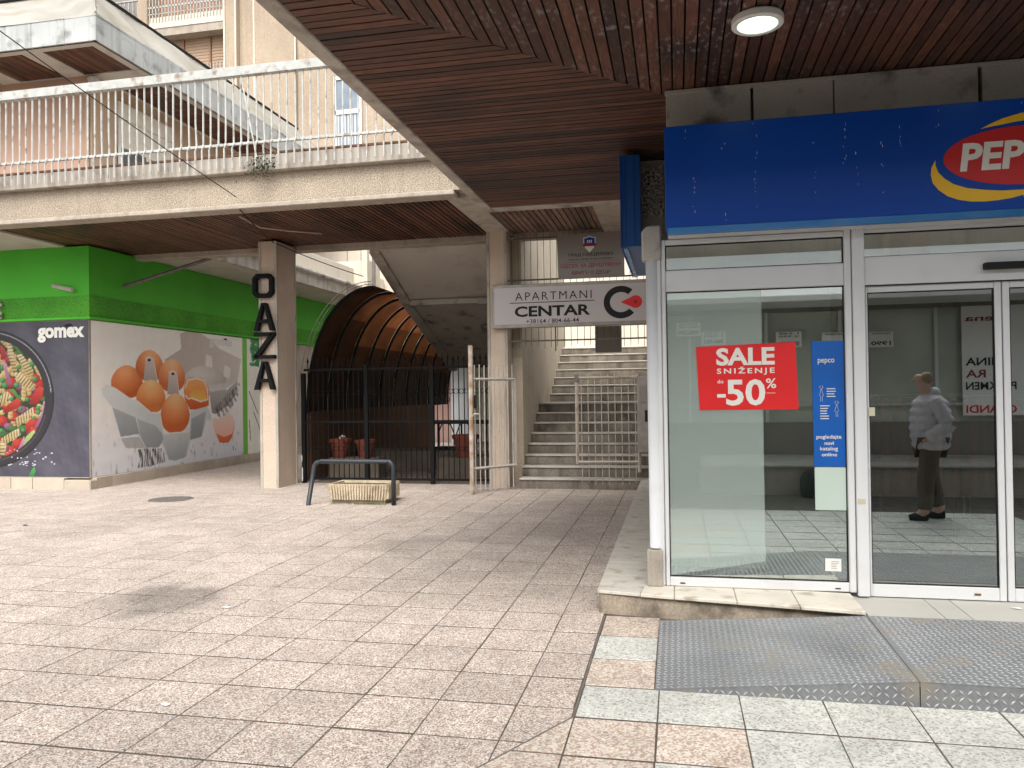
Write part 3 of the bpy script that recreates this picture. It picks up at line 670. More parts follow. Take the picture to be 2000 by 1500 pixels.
def loz(c, u, v, nrm, L=.0165, W=.0055, H=.003):
    c = Vector(c); p = [c-u*L, c-v*W, c+u*L, c+v*W]; t = [c-u*L*.6+nrm*H, c-v*W*.3+nrm*H, c+u*L*.6+nrm*H, c+v*W*.3+nrm*H]
    lz.add(p+t, [(0, 1, 5, 4), (1, 2, 6, 5), (2, 3, 7, 6), (3, 0, 4, 7), (4, 5, 6, 7)])
s2_ = math.sqrt(.5); P_ = .036
j = 0; y = 4.27
while y < 5.37:
    i = 0; x = -.125
    while x < 3.0:
        if not 1.14 < x < 1.18 and zr(x, y) > .004:
            sx = 1 if (i+j) % 2 else -1
            loz((x, y, zr(x, y)), Vector((s2_, sx*s2_, 0)), Vector((-sx*s2_, s2_, 0)), Vector((0, 0, 1)))
        x += P_; i += 1
    y += P_; j += 1
j = 0; z = .012
while z < .112:
    i = 0; x = -.02
    while x < 3.0:
        if not 1.14 < x < 1.18 and z < zr(x, 4.256)-.012:
            sx = 1 if (i+j) % 2 else -1
            loz((x, 4.252, z), Vector((s2_, 0, sx*s2_)), Vector((-sx*s2_, 0, s2_)), Vector((0, -1, 0)), .018, .006, .004)
        x += .038; i += 1
    z += .036; j += 1
lz.build('tread_lozenges', M_lozenge, ramp, kind='stuff')

# =================================================================== COLUMNS AND WALKWAY
def column(x0, x1, y0, y1, zt, label):
    t = thing('concrete_column', label, 'column', ((x0+x1)/2, (y0+y1)/2, 0))
    MB().box(x0+.012, x1-.012, y0+.012, y1-.012, -.02, zt).build('shaft', M_colr, t)
    e = MB(); k = .05
    for a, c in ((x0, x0+k), (x1-k, x1)):
        for d, f in ((y0, y0+k), (y1-k, y1)): e.box(a, c, d, f, -.02, zt+.001)
    e.build('smooth_corner_strips', M_concl, t, bev=.006); return t
column(-7.055, -6.71, 12.35, 13.06, 4.25, 'rendered concrete column carrying the black letters OAZA')
column(-3.08, -2.735, 12.7, 13.1, 4.27, 'rendered concrete column at the foot of the stairs, behind the apartment sign')
def letter3(poly_list, label, thick=.09):
    o = None; b = MB()
    for poly in poly_list: b.prism(poly, 'y', 12.245, 12.245+thick)
    b.build('metal_letter', M_black, None, bev=.006, label=label, cat='letter', group='black letters fixed down the column')
def ringO(x0, x1, z0, z1, w):
    c = .07; out = [(x0+c, z0), (x1-c, z0), (x1, z0+c), (x1, z1-c), (x1-c, z1), (x0+c, z1), (x0, z1-c), (x0, z0+c)]
    i = .04; inn_ = [(x0+w+i, z0+w), (x1-w-i, z0+w), (x1-w, z0+w+i), (x1-w, z1-w-i), (x1-w-i, z1-w), (x0+w+i, z1-w), (x0+w, z1-w-i), (x0+w, z0+w+i)]
    return [[out[k], out[(k+1) % 8], inn_[(k+1) % 8], inn_[k]] for k in range(8)]
def stroke(a, b_, w):
    a = Vector(a); b_ = Vector(b_); d = (b_-a).normalized(); n = Vector((-d.y, d.x))*w/2; return [tuple(a-n), tuple(b_-n), tuple(b_+n), tuple(a+n)]
def letA(x0, x1, z0, z1, w):
    cx = (x0+x1)/2
    return [[(x0, z0), (x0+w*1.1, z0), (cx+.005, z1), (cx-w*.6, z1)], [(x1-w*1.1, z0), (x1, z0), (cx+w*.6, z1), (cx-.005, z1)], [(x0+w*1.2, z0+.13), (x1-w*1.2, z0+.13), (x1-w*1.5, z0+.13+w*.8), (x0+w*1.5, z0+.13+w*.8)]]
letter3(ringO(-7.115, -6.735, 3.27, 3.68, .07), 'black metal letter O, topmost on the column')
letter3(letA(-7.10, -6.72, 2.705, 3.18, .075), 'black metal letter A between the O and the Z on the column')
letter3([[(-7.10, 2.61), (-6.715, 2.61), (-6.715, 2.675), (-7.10, 2.675)], [(-7.11, 2.225), (-6.715, 2.225), (-6.715, 2.285), (-7.11, 2.285)], stroke((-7.07, 2.25), (-6.75, 2.64), .075)], 'black metal letter Z, third on the column')
letter3(letA(-7.105, -6.72, 1.69, 2.175, .075), 'black metal letter A, lowest on the column')

wk = thing('elevated_walkway', 'elevated concrete walkway with exposed aggregate beam and plank soffit', 'walkway', (-7, 11.5, 4.3))
WX0, WX1 = -16, 4.0
MB().box(WX0, WX1, 10.05, 10.4, 4.755, 4.985).build('slab_edge', M_slabedge, wk, bev=.01)
MB().box(WX0, WX1, 10.401, 13.35, 4.76, 4.98).build('deck_slab', M_concl, wk)
MB().box(WX0, WX1, 10.045, 10.3, 4.986, 5.015).build('rusty_edge_plate', M_rust, wk)
MB().box(WX0, -2.9, 10.17, 10.42, 4.33, 4.754).build('front_beam', M_peb, wk)
MB().box(WX0, -2.9, 10.135, 10.42, 4.262, 4.329).build('beam_lip', M_conc, wk, bev=.012)
MB().box(-2.899, WX1, 10.17, 10.42, 4.33, 4.754).build('front_beam', M_peb, wk)
MB().box(-3.08, -2.70, 10.421, 13.35, 4.265, 4.759).build('cross_beam', M_concl, wk, bev=.006)
MB().box(WX0, -3.081, 13.1, 13.35, 4.2, 4.759).build('rear_beam', M_conc, wk, bev=.006)
MB().box(-2.699, WX1, 13.1, 13.35, 4.2, 4.759).build('rear_beam', M_conc, wk, bev=.006)
MB().box(-10.9, -10.55, 10.421, 13.09, 4.262, 4.759).build('cross_beam', M_soff, wk, bev=.006)
MB().box(WX0, -10.901, 10.421, 13.09, 4.262, 4.759).build('painted_soffit', M_soff, wk)
def plankrow(x0, x1, ya, yb, z, m, p=.0815, ragged=0):
    x = x0
    while x < x1-.02:
        dz = random.uniform(0, .006)
        MB().box(x+.009, min(x+p-.009, x1), ya, yb-random.random()*ragged, z+dz, z+.03).build('plank', m, wk); x += p
plankrow(-10.548, -3.085, 10.425, 13.095, 4.29, M_woodw)
plankrow(-2.695, -1.15, 10.425, 13.09, 4.29, M_woodrot, .09, .03)
MB().box(-1.14, WX1, 10.425, 13.09, 4.22, 4.755).build('painted_soffit', M_conc, wk)

rl = thing('railing', 'white chipped balustrade along the elevated walkway', 'railing', (-7, 10, 4.8))
YR = 10.0
MB().box(-14, -1.5, YR-.03, YR+.06, 6.10, 6.23).build('top_rail', M_rail, rl, bev=.004)
MB().box(-14, -1.5, YR+.0, YR+.04, 5.13, 5.165).build('lower_rail', M_rail, rl)
x = -13.9; k = 0
bal_s = None
while x < -2.2:
    jx = random.gauss(0, .004); lean = random.gauss(0, .006); kink = random.uniform(.02, .05)
    MB().tube([(x+jx, YR-.02, 4.80), (x+jx, YR-.025, 5.08), (x+jx+kink*.6, YR-.03, 5.125), (x+jx+kink*.2+lean, YR+.0, 5.17), (x+lean, YR+.01, 5.5), (x+lean*.5, YR+.015, 6.10)], .0132, 5).build('baluster', M_rail, rl)
    x += .1185; k += 1
MB().tube([(-5.95, YR+.0, 6.1), (-5.7, YR-.02, 4.9)], .012, 5).build('loose_bar', M_rail, rl)

# weed growing on slab edge
wd = MB(); random.seed(5)
for k in range(260):
    a = random.gauss(0, .12); c = Vector((-5.63+a, 10.02-random.random()*.08, 4.83+random.gauss(-.03, .09))); s = random.uniform(.012, .03)
    d = [Vector((random.gauss(0, 1), random.gauss(0, 1), random.gauss(0, 1))).normalized()*s for _ in range(3)]
    wd.add([c, c+d[0], c+d[0]+d[1], c+d[1]], [(0, 1, 2, 3)])
wd.build('weed', mat('dark_weed', (.02, .03, .012), (.04, .04, .02), rough=.8, scale=20), None, label='dark weed growing from the walkway edge below the railing', cat='weed', kind='stuff')

# =================================================================== GREEN SHOP (left)
gs = thing('green_building', 'bright green corner shop building with food murals', 'building', (-12, 14, 0))
MB().box(-20, -10.06, 11.91, 24, .18, 3.0).build('lower_wall', M_conc, gs)
MB().box(-20, -10.045, 11.895, 24, 3.39, 4.259).build('upper_wall', M_green, gs)
MB().box(-20, -10.035, 11.885, 24, 3.02, 3.389).build('render_band', M_greenr, gs)
MB().box(-20, -10.0, 11.86, 24, 2.975, 3.019).build('drip_edge', M_green, gs, bev=.006)
x = -20
for a, c in ((-12.6, -12.1), (-12.095, -11.6), (-11.595, -11.15), (-11.145, -10.5)):
    MB().box(a, c-.006, 11.80, 11.95, -.02, .195).build('plinth_tile', M_ptile, gs, bev=.004)
MB().box(-10.494, -9.96, 11.78, 11.95, -.02, .165).build('plinth_tile', M_ptile, gs, bev=.015)
y = 11.952
while y < 19.5:
    MB().box(-10.1, -9.97, y, y+.394, -.02, .195).build('plinth_tile', M_ptile, gs, bev=.004); y += .4
MB().box(-10.1, -9.975, 19.5, 24, -.02, .19).build('plinth_run', M_ptile, gs)
MB().box(-12.6, -10.06, 11.87, 11.905, .1955, .205).build('sill_strip', M_conc, gs)
# slab over the green building
MB().box(-20, -8.62, 13.36, 26, 4.27, 4.48).build('roof_slab', M_soff, gs)
MB().box(-8.619, -8.5, 13.36, 26, 4.19, 4.49).build('slab_edge_beam', M_concl, gs, bev=.01)
MB().box(-8.95, -8.66, 13.42, 22.5, 4.485, 5.05).build('parapet', M_cream, gs, bev=.01)
MB().tube([(-8.42, 13.38, 4.5), (-8.42, 26, 4.5)], .06, 8).build('gutter', M_concg, gs)
MB().tube([(-10.78, 11.9, 3.585), (-10.3, 11.80, 3.48)], .038, 10).build('pipe_stub', M_concg, None, label='short cut-off pipe on the green wall left of the corner', cat='pipe')
MB().tube([(-10.04, 12.76, 3.645), (-8.58, 13.4, 4.23)], .035, 6).build('metal_strut', M_iron, None, label='long rusty steel strut bracing from the green wall to the slab', cat='strut')
hk = thing('wall_bracket', 'small rusty hooks with torn paint on the green wall at the left edge', 'bracket', (-11.85, 11.86, 3.1))
MB().tube([(-11.84, 11.87, 3.34), (-11.84, 11.84, 3.29), (-11.83, 11.84, 3.2)], .012, 6).build('hook', M_iron, hk)
MB().tube([(-11.9, 11.86, 3.08), (-11.82, 11.8, 3.1), (-11.78, 11.84, 3.04)], .016, 6).build('hook', M_iron, hk)
for z_ in (3.25, 3.1, 3.03): MB().lathe([(0, 0), (.03, 0), (.025, .05), (0, .06)], (-11.82, 11.84, z_), 8).build('paint_flake', M_ptile, hk)
#ART
# =================================================================== MURALS (flat prints)
def S(*c): return np.array(c, float)/255
class Canvas:
    def __init__(s, a0, a1, z0, z1, step):
        s.a = np.arange(a0, a1+1e-6, step); s.z = np.arange(z0, z1+1e-6, step); s.A, s.Z = np.meshgrid(s.a, s.z); s.C = np.zeros(s.A.shape+(3,))
        s.rng = np.random.RandomState(4)
    def noise(s, fa, fz):
        n = np.zeros(s.A.shape)
        for k in range(14):
            t = s.rng.rand(4); n += np.sin(s.A*fa*(t[0]*2-.6)+s.Z*fz*(t[1]*2-.6)+t[2]*6.28)*(.5+t[3])
        return n/5
    def inside(s, poly):
        m = np.zeros(s.A.shape, bool); p = np.array(poly); n = len(p)
        for i in range(n):
            x0, y0 = p[i]; x1, y1 = p[(i+1) % n]
            if y0 == y1: continue
            c = ((y0 > s.Z) != (y1 > s.Z)) & (s.A < (x1-x0)*(s.Z-y0)/(y1-y0)+x0); m ^= c
        return m
    def poly(s, poly, col, col2=None, axis='z', al=1.):
        m = s.inside(poly)
        if not m.any(): return
        if col2 is None: c = np.broadcast_to(S(*col), s.C[m].shape)
        else:
            q = s.Z if axis == 'z' else s.A; v = q[m]; t = ((v-v.min())/(v.max()-v.min()+1e-9))[:, None]; c = S(*col)*(1-t)+S(*col2)*t
        s.C[m] = s.C[m]*(1-al)+c*al
    def ell(s, cx, cz, ra, rz, col, dark, hl=(-.35, .4), egg=0., al=1.):
        zz = (s.Z-cz)/rz; rr = ra*(1-egg*zz); aa = (s.A-cx)/np.maximum(rr, .02)
        d = aa**2+zz**2; m = d < 1
        t = np.clip(np.sqrt((aa-hl[0])**2+(zz-hl[1])**2)/1.45, 0, 1)[..., None]**1.3
        c = S(*col)*(1-t)+S(*dark)*t
        s.C[m] = s.C[m]*(1-al)+c[m]*al
    def mesh(s, name, plane, m, parent):
        nz, na = s.A.shape; n = nz*na; co = np.zeros((n, 3))
        if plane[0] == 'x': co[:, 0] = plane[1]; co[:, 1] = s.A.ravel()
        else: co[:, 1] = plane[1]; co[:, 0] = s.A.ravel()
        co[:, 2] = s.Z.ravel()
        i, j = np.meshgrid(np.arange(na-1), np.arange(nz-1)); b = (j*na+i).ravel(); f = np.stack([b, b+1, b+1+na, b+na], 1)
        me = bpy.data.meshes.new(name); me.vertices.add(n); me.vertices.foreach_set('co', co.ravel())
        me.loops.add(f.size); me.loops.foreach_set('vertex_index', f.ravel().astype(np.int32)); me.polygons.add(len(f)); me.polygons.foreach_set('loop_start', np.arange(0, f.size, 4, dtype=np.int32))
        me.update(calc_edges=True); me.validate()
        at = me.color_attributes.new('print', 'FLOAT_COLOR', 'POINT'); c = np.clip(s.C.reshape(-1, 3), 0, 1); lin = np.where(c > .04, ((c+.055)/1.055)**2.4, c/12.92)
        at.data.foreach_set('color', np.concatenate([lin, np.ones((n, 1))], 1).ravel()); me.materials.append(m)
        return link(name, me, parent)
M_print = bpy.data.materials.new('printed_vinyl'); M_print.use_nodes = True
_n = M_print.node_tree.nodes; _a = _n.new('ShaderNodeVertexColor'); _a.layer_name = 'print'; M_print.node_tree.links.new(_a.outputs[0], _n['Principled BSDF'].inputs['Base Color']); _n['Principled BSDF'].inputs['Roughness'].default_value = .5
SIDE = {'lid': [(13.94, 2.33), (14.49, 2.58), (14.46, 2.9), (14.73, 2.97), (15.17, 2.95), (15.5, 2.85), (15.89, 2.65), (16.77, 2.45), (16.61, 1.95), (16.09, 1.74), (15.56, 1.69), (14.64, 2.02)], 'hole1': [(15.37, 2.51), (15.58, 2.47), (15.6, 2.21), (15.34, 2.25)], 'hole2': [(16.08, 2.3), (16.31, 2.23), (16.28, 1.98), (16.03, 2.04)], 'cupb1': [(15.48, 1.66), (16.14, 1.75), (16.13, 1.38), (15.73, 1.19), (15.56, 1.22)], 'cupb2': [(16.14, 1.71), (16.61, 1.95), (16.58, 1.63), (16.13, 1.35), (15.77, 1.21)], 'pil1': [(13.37, 2.33), (13.48, 2.37), (13.6, 2.33), (13.71, 1.89), (13.31, 1.91)], 'pil2': [(14.08, 2.07), (14.21, 2.12), (14.32, 2.07), (14.4, 1.62), (14.02, 1.65)], 'tray': [(12.18, 1.74), (12.32, 1.82), (12.52, 1.76), (12.91, 1.57), (13.13, 1.52), (13.52, 1.28), (13.65, 1.28), (13.79, 1.27), (13.89, 0.86), (14.73, 0.86), (14.78, 1.29), (15.39, 1.37), (15.55, 1.14), (15.51, 1.04), (15.38, 1.1), (15.17, 0.72), (14.77, 0.67), (14.61, 0.33), (14.27, 0.29), (14.05, 0.32), (13.85, 0.66), (13.71, 0.6), (13.37, 0.61), (13.21, 0.83), (13.12, 0.88), (12.66, 0.87), (12.43, 1.43), (12.2, 1.64)], 'trayshade1': [(12.46, 1.41), (13.06, 1.21), (13.18, 0.9), (12.66, 0.87)], 'trayshade2': [(13.12, 1.18), (13.65, 1.03), (13.92, 0.79), (13.74, 0.6), (13.37, 0.61), (13.21, 0.83)], 'trayshade3': [(14.82, 1.12), (15.35, 1.27), (15.17, 0.72), (14.77, 0.68)], 'cupf': [(13.85, 0.84), (14.73, 0.85), (14.61, 0.33), (14.27, 0.29), (14.05, 0.32)], 'bowlout': [(15.59, 0.94), (16.01, 0.69), (16.47, 0.93), (16.37, 0.65), (16.21, 0.53), (15.85, 0.54)], 'bowlin': [(15.6, 1.09), (15.71, 1.11), (15.77, 1.07), (15.95, 1.11), (16.18, 1.19), (16.38, 1.14), (16.47, 0.95), (16.35, 0.72), (16.03, 0.66), (15.72, 0.76), (15.59, 0.94)], 'shadow': [(13.12, 0.6), (13.37, 0.6), (13.85, 0.57), (13.95, 0.29), (13.5, 0.25), (13.11, 0.24), (13.18, 0.43)], 'shadow2': [(12.66, 0.84), (13.18, 0.84), (13.37, 0.6), (12.8, 0.65)], 'strip': [(16.85, 3.44), (17.02, 3.46), (16.95, -0.56), (16.8, -0.55)], 'herb': [(17.08, 3.03), (17.59, 3.04), (17.58, 2.35), (17.45, 2.26), (17.17, 2.55), (17.02, 2.68), (17.17, 2.88)], 'brokenout': [(14.56, 1.78), (14.64, 1.93), (14.83, 2.0), (15.23, 1.99), (15.44, 1.79), (15.45, 1.39), (15.14, 1.31), (14.78, 1.31), (14.59, 1.55)], 'brokenin': [(14.6, 1.76), (14.71, 1.93), (14.99, 1.98), (15.28, 1.93), (15.4, 1.74), (15.41, 1.52), (15.14, 1.48), (14.82, 1.56), (14.71, 1.54), (14.61, 1.62)], 'yolk': [(14.75, 1.62), (14.91, 1.74), (15.31, 1.71), (15.37, 1.52), (15.1, 1.49), (14.86, 1.55)], 'logo': [(15.48, 2.84), (16.43, 2.65)]}
SE = {'egg1': (12.85, 1.88, 0.43, 0.31), 'egg2': (13.5, 2.2, 0.41, 0.31), 'egg3': (14.18, 2.02, 0.43, 0.34), 'egg4': (13.53, 1.6, 0.43, 0.33), 'egg5': (14.28, 1.25, 0.47, 0.41), 'inlid': (15.35, 1.91, 0.75, 0.3)}
FRONT = {'logo': [(-11.11, 2.86), (-10.15, 2.58)], 'leaf': [(-11.31, 0.22), (-11.27, 0.31), (-11.2, 0.38), (-11.19, 0.29), (-11.22, 0.23)], 'cuc': [(-11.47, 0.69), (-11.37, 0.92), (-11.21, 1.04), (-11.13, 0.95), (-11.16, 0.81), (-11.28, 0.68)], 'tom1': [(-11.31, 1.5), (-11.22, 1.68), (-11.08, 1.81), (-11.0, 1.79), (-11.01, 1.63), (-11.15, 1.48)], 'tom2': [(-11.87, 1.36), (-11.74, 1.5), (-11.53, 1.62), (-11.48, 1.56), (-11.55, 1.42), (-11.77, 1.34)], 'tom3': [(-11.9, 2.58), (-11.81, 2.49), (-11.76, 2.35), (-11.86, 2.29), (-11.9, 2.31)], 'tom4': [(-11.38, 1.14), (-11.27, 1.24), (-11.23, 1.11), (-11.35, 0.95), (-11.38, 1.03)], 'pas1': [(-11.76, 2.63), (-11.69, 2.65), (-11.57, 2.29), (-11.55, 2.08), (-11.64, 2.08), (-11.74, 2.39)], 'pas2': [(-11.57, 2.39), (-11.43, 2.38), (-11.2, 2.1), (-11.22, 1.98), (-11.34, 2.02)], 'pas3': [(-11.62, 2.04), (-11.48, 2.08), (-11.15, 1.83), (-11.22, 1.74), (-11.43, 1.82)], 'pas4': [(-11.61, 1.24), (-11.22, 1.44), (-11.2, 1.33), (-11.54, 1.08)], 'pas5': [(-11.92, 0.88), (-11.51, 1.08), (-11.48, 0.95), (-11.82, 0.77)], 'pas6': [(-11.91, 1.64), (-11.77, 1.74), (-11.67, 1.66), (-11.82, 1.52), (-11.91, 1.44)], 'pas7': [(-11.92, 0.85), (-11.78, 0.77), (-11.82, 0.57), (-11.92, 0.58)], 'on1': [(-11.88, 2.29), (-11.79, 2.25), (-11.66, 1.86), (-11.72, 1.84)], 'on2': [(-11.21, 1.07), (-11.04, 1.33), (-11.0, 1.55), (-10.95, 1.53), (-10.97, 1.33), (-11.09, 1.13), (-11.18, 1.05)], 'on3': [(-11.92, 0.53), (-11.61, 0.57), (-11.41, 0.94), (-11.39, 0.81), (-11.54, 0.59), (-11.73, 0.51)], 'grn': [(-11.69, 2.65), (-11.64, 2.64), (-11.33, 2.26), (-11.37, 2.24)], 'grn2': [(-11.72, 1.76), (-11.62, 1.78), (-11.41, 1.5), (-11.55, 1.6)]}
PEAS = [(-11.23, 2.21, 0.06), (-11.18, 1.94, 0.056), (-11.56, 1.84, 0.06), (-11.34, 1.58, 0.049), (-11.67, 1.59, 0.049), (-11.12, 1.35, 0.053), (-11.2, 1.25, 0.045), (-11.48, 1.42, 0.045), (-11.51, 2.16, 0.053), (-11.43, 1.03, 0.049), (-11.89, 1.02, 0.053), (-11.81, 1.84, 0.068), (-11.86, 1.93, 0.056), (-11.11, 1.43, 0.049)]
c = Canvas(11.93, 17.7, .20, 2.965, .0135)
t = np.clip((c.Z-.2)/1.3, 0, 1)[..., None]; c.C[:] = S(208, 210, 216)*(1-t)+S(236, 228, 222)*t
st = c.noise(60, 9)*c.noise(9, 30); wdm = np.clip((1.25-c.Z)/1.0, 0, 1)
c.C -= (np.clip(st-.25, 0, 1)*wdm*.35)[..., None]
for k in ('lid',): c.poly(SIDE[k], (184, 170, 162), (206, 194, 186), 'a')
c.ell(15.35, 1.93, .78, .32, (214, 208, 200), (178, 168, 160))
c.poly(SIDE['lid'][8:] + [(14.9, 2.0), (15.4, 1.82)], (205, 200, 194), (190, 184, 178))
for k in ('cupb1', 'cupb2'): c.poly(SIDE[k], (138, 132, 130), (176, 170, 166))
for k in ('hole1', 'hole2'): c.poly(SIDE[k], (226, 218, 212))
m = c.inside(SIDE['shadow']); v = c.noise(130, 16); c.C[m] = c.C[m]*(1-np.clip(v+.35, 0, .8)[..., None]*.85)[m]
m = c.inside(SIDE['shadow2']); c.C[m] *= .8
m = c.inside([(15.6, 1.3), (16.7, 1.9), (16.6, 1.5), (15.9, 1.0)]); v = c.noise(70, 40); c.C[m] = c.C[m]*(1-np.clip(v+.2, 0, .7)[..., None]*.6)[m]
def egg(k, a, b, **q): x, z, ra, rz = SE[k]; c.ell(x, z, ra, rz, a, b, egg=.12, **q)
egg('egg1', (238, 165, 112), (188, 92, 42), hl=(-.2, .7)); egg('egg2', (244, 180, 130), (190, 98, 52), hl=(.1, .8)); egg('egg3', (246, 190, 142), (200, 106, 58), hl=(0, .8))
c.poly(SIDE['brokenout'], (196, 84, 30), (232, 160, 110)); c.poly(SIDE['brokenin'], (226, 130, 60), (240, 170, 105)); c.poly(SIDE['yolk'], (240, 190, 90), (236, 160, 70))
for p, q in zip(SIDE['brokenin'], SIDE['brokenin'][1:]): c.poly(stroke(p, q, .035), (246, 214, 196))
for k in ('pil1', 'pil2'):
    pp = SIDE[k]
    for p, q in zip(pp[:4], pp[1:5]): c.poly(stroke(p, q, .04), (236, 214, 200))
    c.poly(pp, (168, 156, 150), (214, 202, 194)); c.ell(pp[1][0]-.0, pp[1][1]-.06, .05, .03, (30, 26, 26), (30, 26, 26))
egg('egg4', (248, 196, 140), (206, 118, 58), hl=(0, .9))
c.poly(SIDE['tray'], (176, 182, 186), (214, 216, 214))
for k, a in (('trayshade1', .75), ('trayshade2', .7), ('trayshade3', .8)): c.poly(SIDE[k], (124, 128, 132), (160, 164, 166), al=a)
egg('egg5', (250, 190, 138), (200, 100, 46), hl=(0, .85))
c.poly(SIDE['cupf'], (150, 156, 162), (196, 198, 196))
for p, q in zip(SIDE['tray'][:10], SIDE['tray'][1:11]): c.poly(stroke(p, q, .03), (216, 216, 210))
c.poly(SIDE['bowlout'], (206, 96, 48), (226, 140, 96)); c.poly(SIDE['bowlin'], (232, 178, 158), (240, 206, 192))
m = c.A > 16.86; c.C[m] = S(226, 222, 212)
m = (c.A > 16.83) & (c.A < 17.02); c.C[m] = S(104, 176, 60)
for k in range(70):
    x = 17.25+c.rng.rand()*.4; z = 2.3+c.rng.rand()*.7; c.ell(x, z, .07+.05*c.rng.rand(), .05, (50, 150, 80), (20, 90, 50), al=.8)
for p, q in (((17.1, 1.7), (17.5, 1.15)), ((17.3, 1.2), (17.7, .6)), ((17.15, .5), (17.1, 1.0))): c.poly(stroke(p, q, .03), (110, 96, 84))
c.C *= (1+c.noise(20, 20)*.012)[..., None]; c.C = np.clip(c.C*1.06, 0, .965)
egg_m = thing('egg_mural', 'printed mural of brown eggs in a grey carton on the green corner shop', 'mural', (-10.05, 14, 0))
c.mesh('print_sheet', ('x', -10.045), M_print, egg_m)
text('gomex', (15.49, 16.42, 2.66, 2.86), ('x', -10.042), M_whitel, egg_m, bold=.04)
flat([(16.03, 2.862), (16.2, 2.862), (16.18, 2.885), (16.12, 2.905), (16.05, 2.885)], ('x', -10.041), M_ink, egg_m, 'hat')

c = Canvas(-13.2, -10.062, .207, 2.965, .0115)
c.C[:] = S(74, 72, 84); c.C += (c.noise(9, 9)*.035+c.noise(40, 40)*.015)[..., None]
pcx, pcz = -12.17, 1.60
d = np.sqrt(((c.A-pcx)/1.39)**2+((c.Z-pcz)/1.25)**2)
c.C[d < 1] = S(40, 36, 42); m = (d > .975) & (d < 1.0); c.C[m] = S(22, 20, 24); m = (d > .952) & (d < .965) & (c.Z > 1.7); c.C[m] = S(150, 150, 156); m = (d > .89) & (d < .905) & (c.Z < 1.3); c.C[m] = S(70, 66, 72)
food = d < .86; keep = c.C.copy()
c.C[food] = S(40, 58, 34)
rg = c.rng
for k in range(260):
    x = -13.3+rg.rand()*2.5; z = .4+rg.rand()*2.4; kind = rg.randint(6)
    if kind == 0: c.ell(x, z, .12, .09, (228, 70, 50), (150, 22, 18))
    elif kind in (1, 2):
        a = rg.rand()*3.14; L = .16
        for q in np.linspace(-1, 1, 6): c.ell(x+math.cos(a)*L*q, z+math.sin(a)*L*q, .055, .05, (244, 226, 160), (170, 140, 74))
    elif kind == 3: c.ell(x, z, .055, .05, (92, 178, 92), (26, 92, 46))
    elif kind == 4: c.ell(x, z, .13, .05, (88, 140, 60), (40, 84, 34))
    else: c.ell(x, z, .1, .07, (176, 120, 150), (110, 50, 90))
for k in ('on1', 'on2', 'on3'):
    c.poly(FRONT[k], (150, 84, 124), (214, 170, 196))
for k in ('tom1', 'tom2', 'tom3', 'tom4'): c.poly(FRONT[k], (150, 20, 18), (232, 74, 52))
for k in ('grn', 'grn2'): c.poly(FRONT[k], (60, 120, 44), (110, 160, 70))
c.poly(FRONT['cuc'], (150, 190, 100), (210, 226, 150))
for k in ('pas1', 'pas2', 'pas3', 'pas4', 'pas5', 'pas6', 'pas7'):
    m = c.inside(FRONT[k]); c.poly(FRONT[k], (206, 180, 112), (246, 232, 176))
    p = np.array(FRONT[k]); dd = p[np.argmax(np.linalg.norm(p-p[0], axis=1))]-p[0]; dd = dd/np.linalg.norm(dd)
    ph = (c.A*(dd[0]+.35*dd[1])+c.Z*(dd[1]-.35*dd[0]))*2*math.pi/.062; mm = m & (np.sin(ph) < -.45); c.C[mm] *= .52
for x, z, r in PEAS: c.ell(x, z, r, r*.85, (104, 190, 110), (24, 96, 56))
out = ~food & (d < 1.2); c.C[~food] = keep[~food]
for k in range(34):
    x = -11.35+rg.randn()*.28; z = .40+abs(rg.randn())*.17; c.ell(x, z, .005+.010*rg.rand(), .005+.007*rg.rand(), (230, 232, 240), (190, 190, 200))
c.poly([(-11.32, .215), (-11.27, .31), (-11.19, .40), (-11.185, .29), (-11.22, .215)], (40, 120, 50), (70, 160, 80))
c.C[food] *= np.array([.8, .78, .8])
c.C = c.C*.93
sal = thing('salad_mural', 'printed mural of a pasta salad plate on dark slate, at the left edge', 'mural', (-11.5, 11.9, 0))
c.mesh('print_sheet', ('y', 11.902), M_print, sal)
text('gomex', (-11.11, -10.15, 2.585, 2.85), ('y', 11.898), M_whitel, sal, bold=.045)
flat([(-10.56, 2.852), (-10.39, 2.857), (-10.40, 2.885), (-10.46, 2.91), (-10.54, 2.885)], ('y', 11.896), M_ink, sal, 'hat')

# =================================================================== UPPER SHOP with membrane roof
us = thing('upper_pavilion', 'upper floor pavilion with white membrane roof and wooden eave panels', 'building', (-11.5, 14, 5))
EX, EY, EZ = -9.87, 11.9, 7.87
MB().box(-22, -11.15, 13.2, 24, 4.99, 7.9).build('front_wall', M_pinkw, us)
MB().box(-11.149, -11.05, 13.2, 26, 4.99, 7.9).build('side_wall', M_brw, us)
MB().box(-22, EX-.02, 11.98, 24, 7.905, 8.3).build('eave_slab', M_soff, us)
sof = MB()
def rect(x0, x1, y0, y1): sof.box(x0, x1, y0, y1, 7.86, 7.904)
rect(-22, EX-.03, 11.93, 12.10); rect(-22, EX-.03, 13.17, 13.19); rect(-10.1, EX-.03, 12.101, 24); rect(-11.0, -10.101, 13.191, 13.92)
for a in (-11.58, -13.05, -14.5): rect(a, a+.42, 12.101, 13.169)
rect(-11.05, -10.985, 13.921, 24)
sof.build('eave_soffit', M_soff, us)
def upl(x0, x1, y0, y1, along='x'):
    p_ = .085; q = y0 if along == 'x' else x0
    while q < (y1 if along == 'x' else x1)-.02:
        if along == 'x': MB().box(x0, x1, q+.003, min(q+p_-.003, y1), 7.875+random.random()*.006, 7.9).build('plank', M_woodx, us)
        else: MB().box(q+.003, min(q+p_-.003, x1), y0, y1, 7.875+random.random()*.006, 7.9).build('plank', M_woody, us)
        q += p_
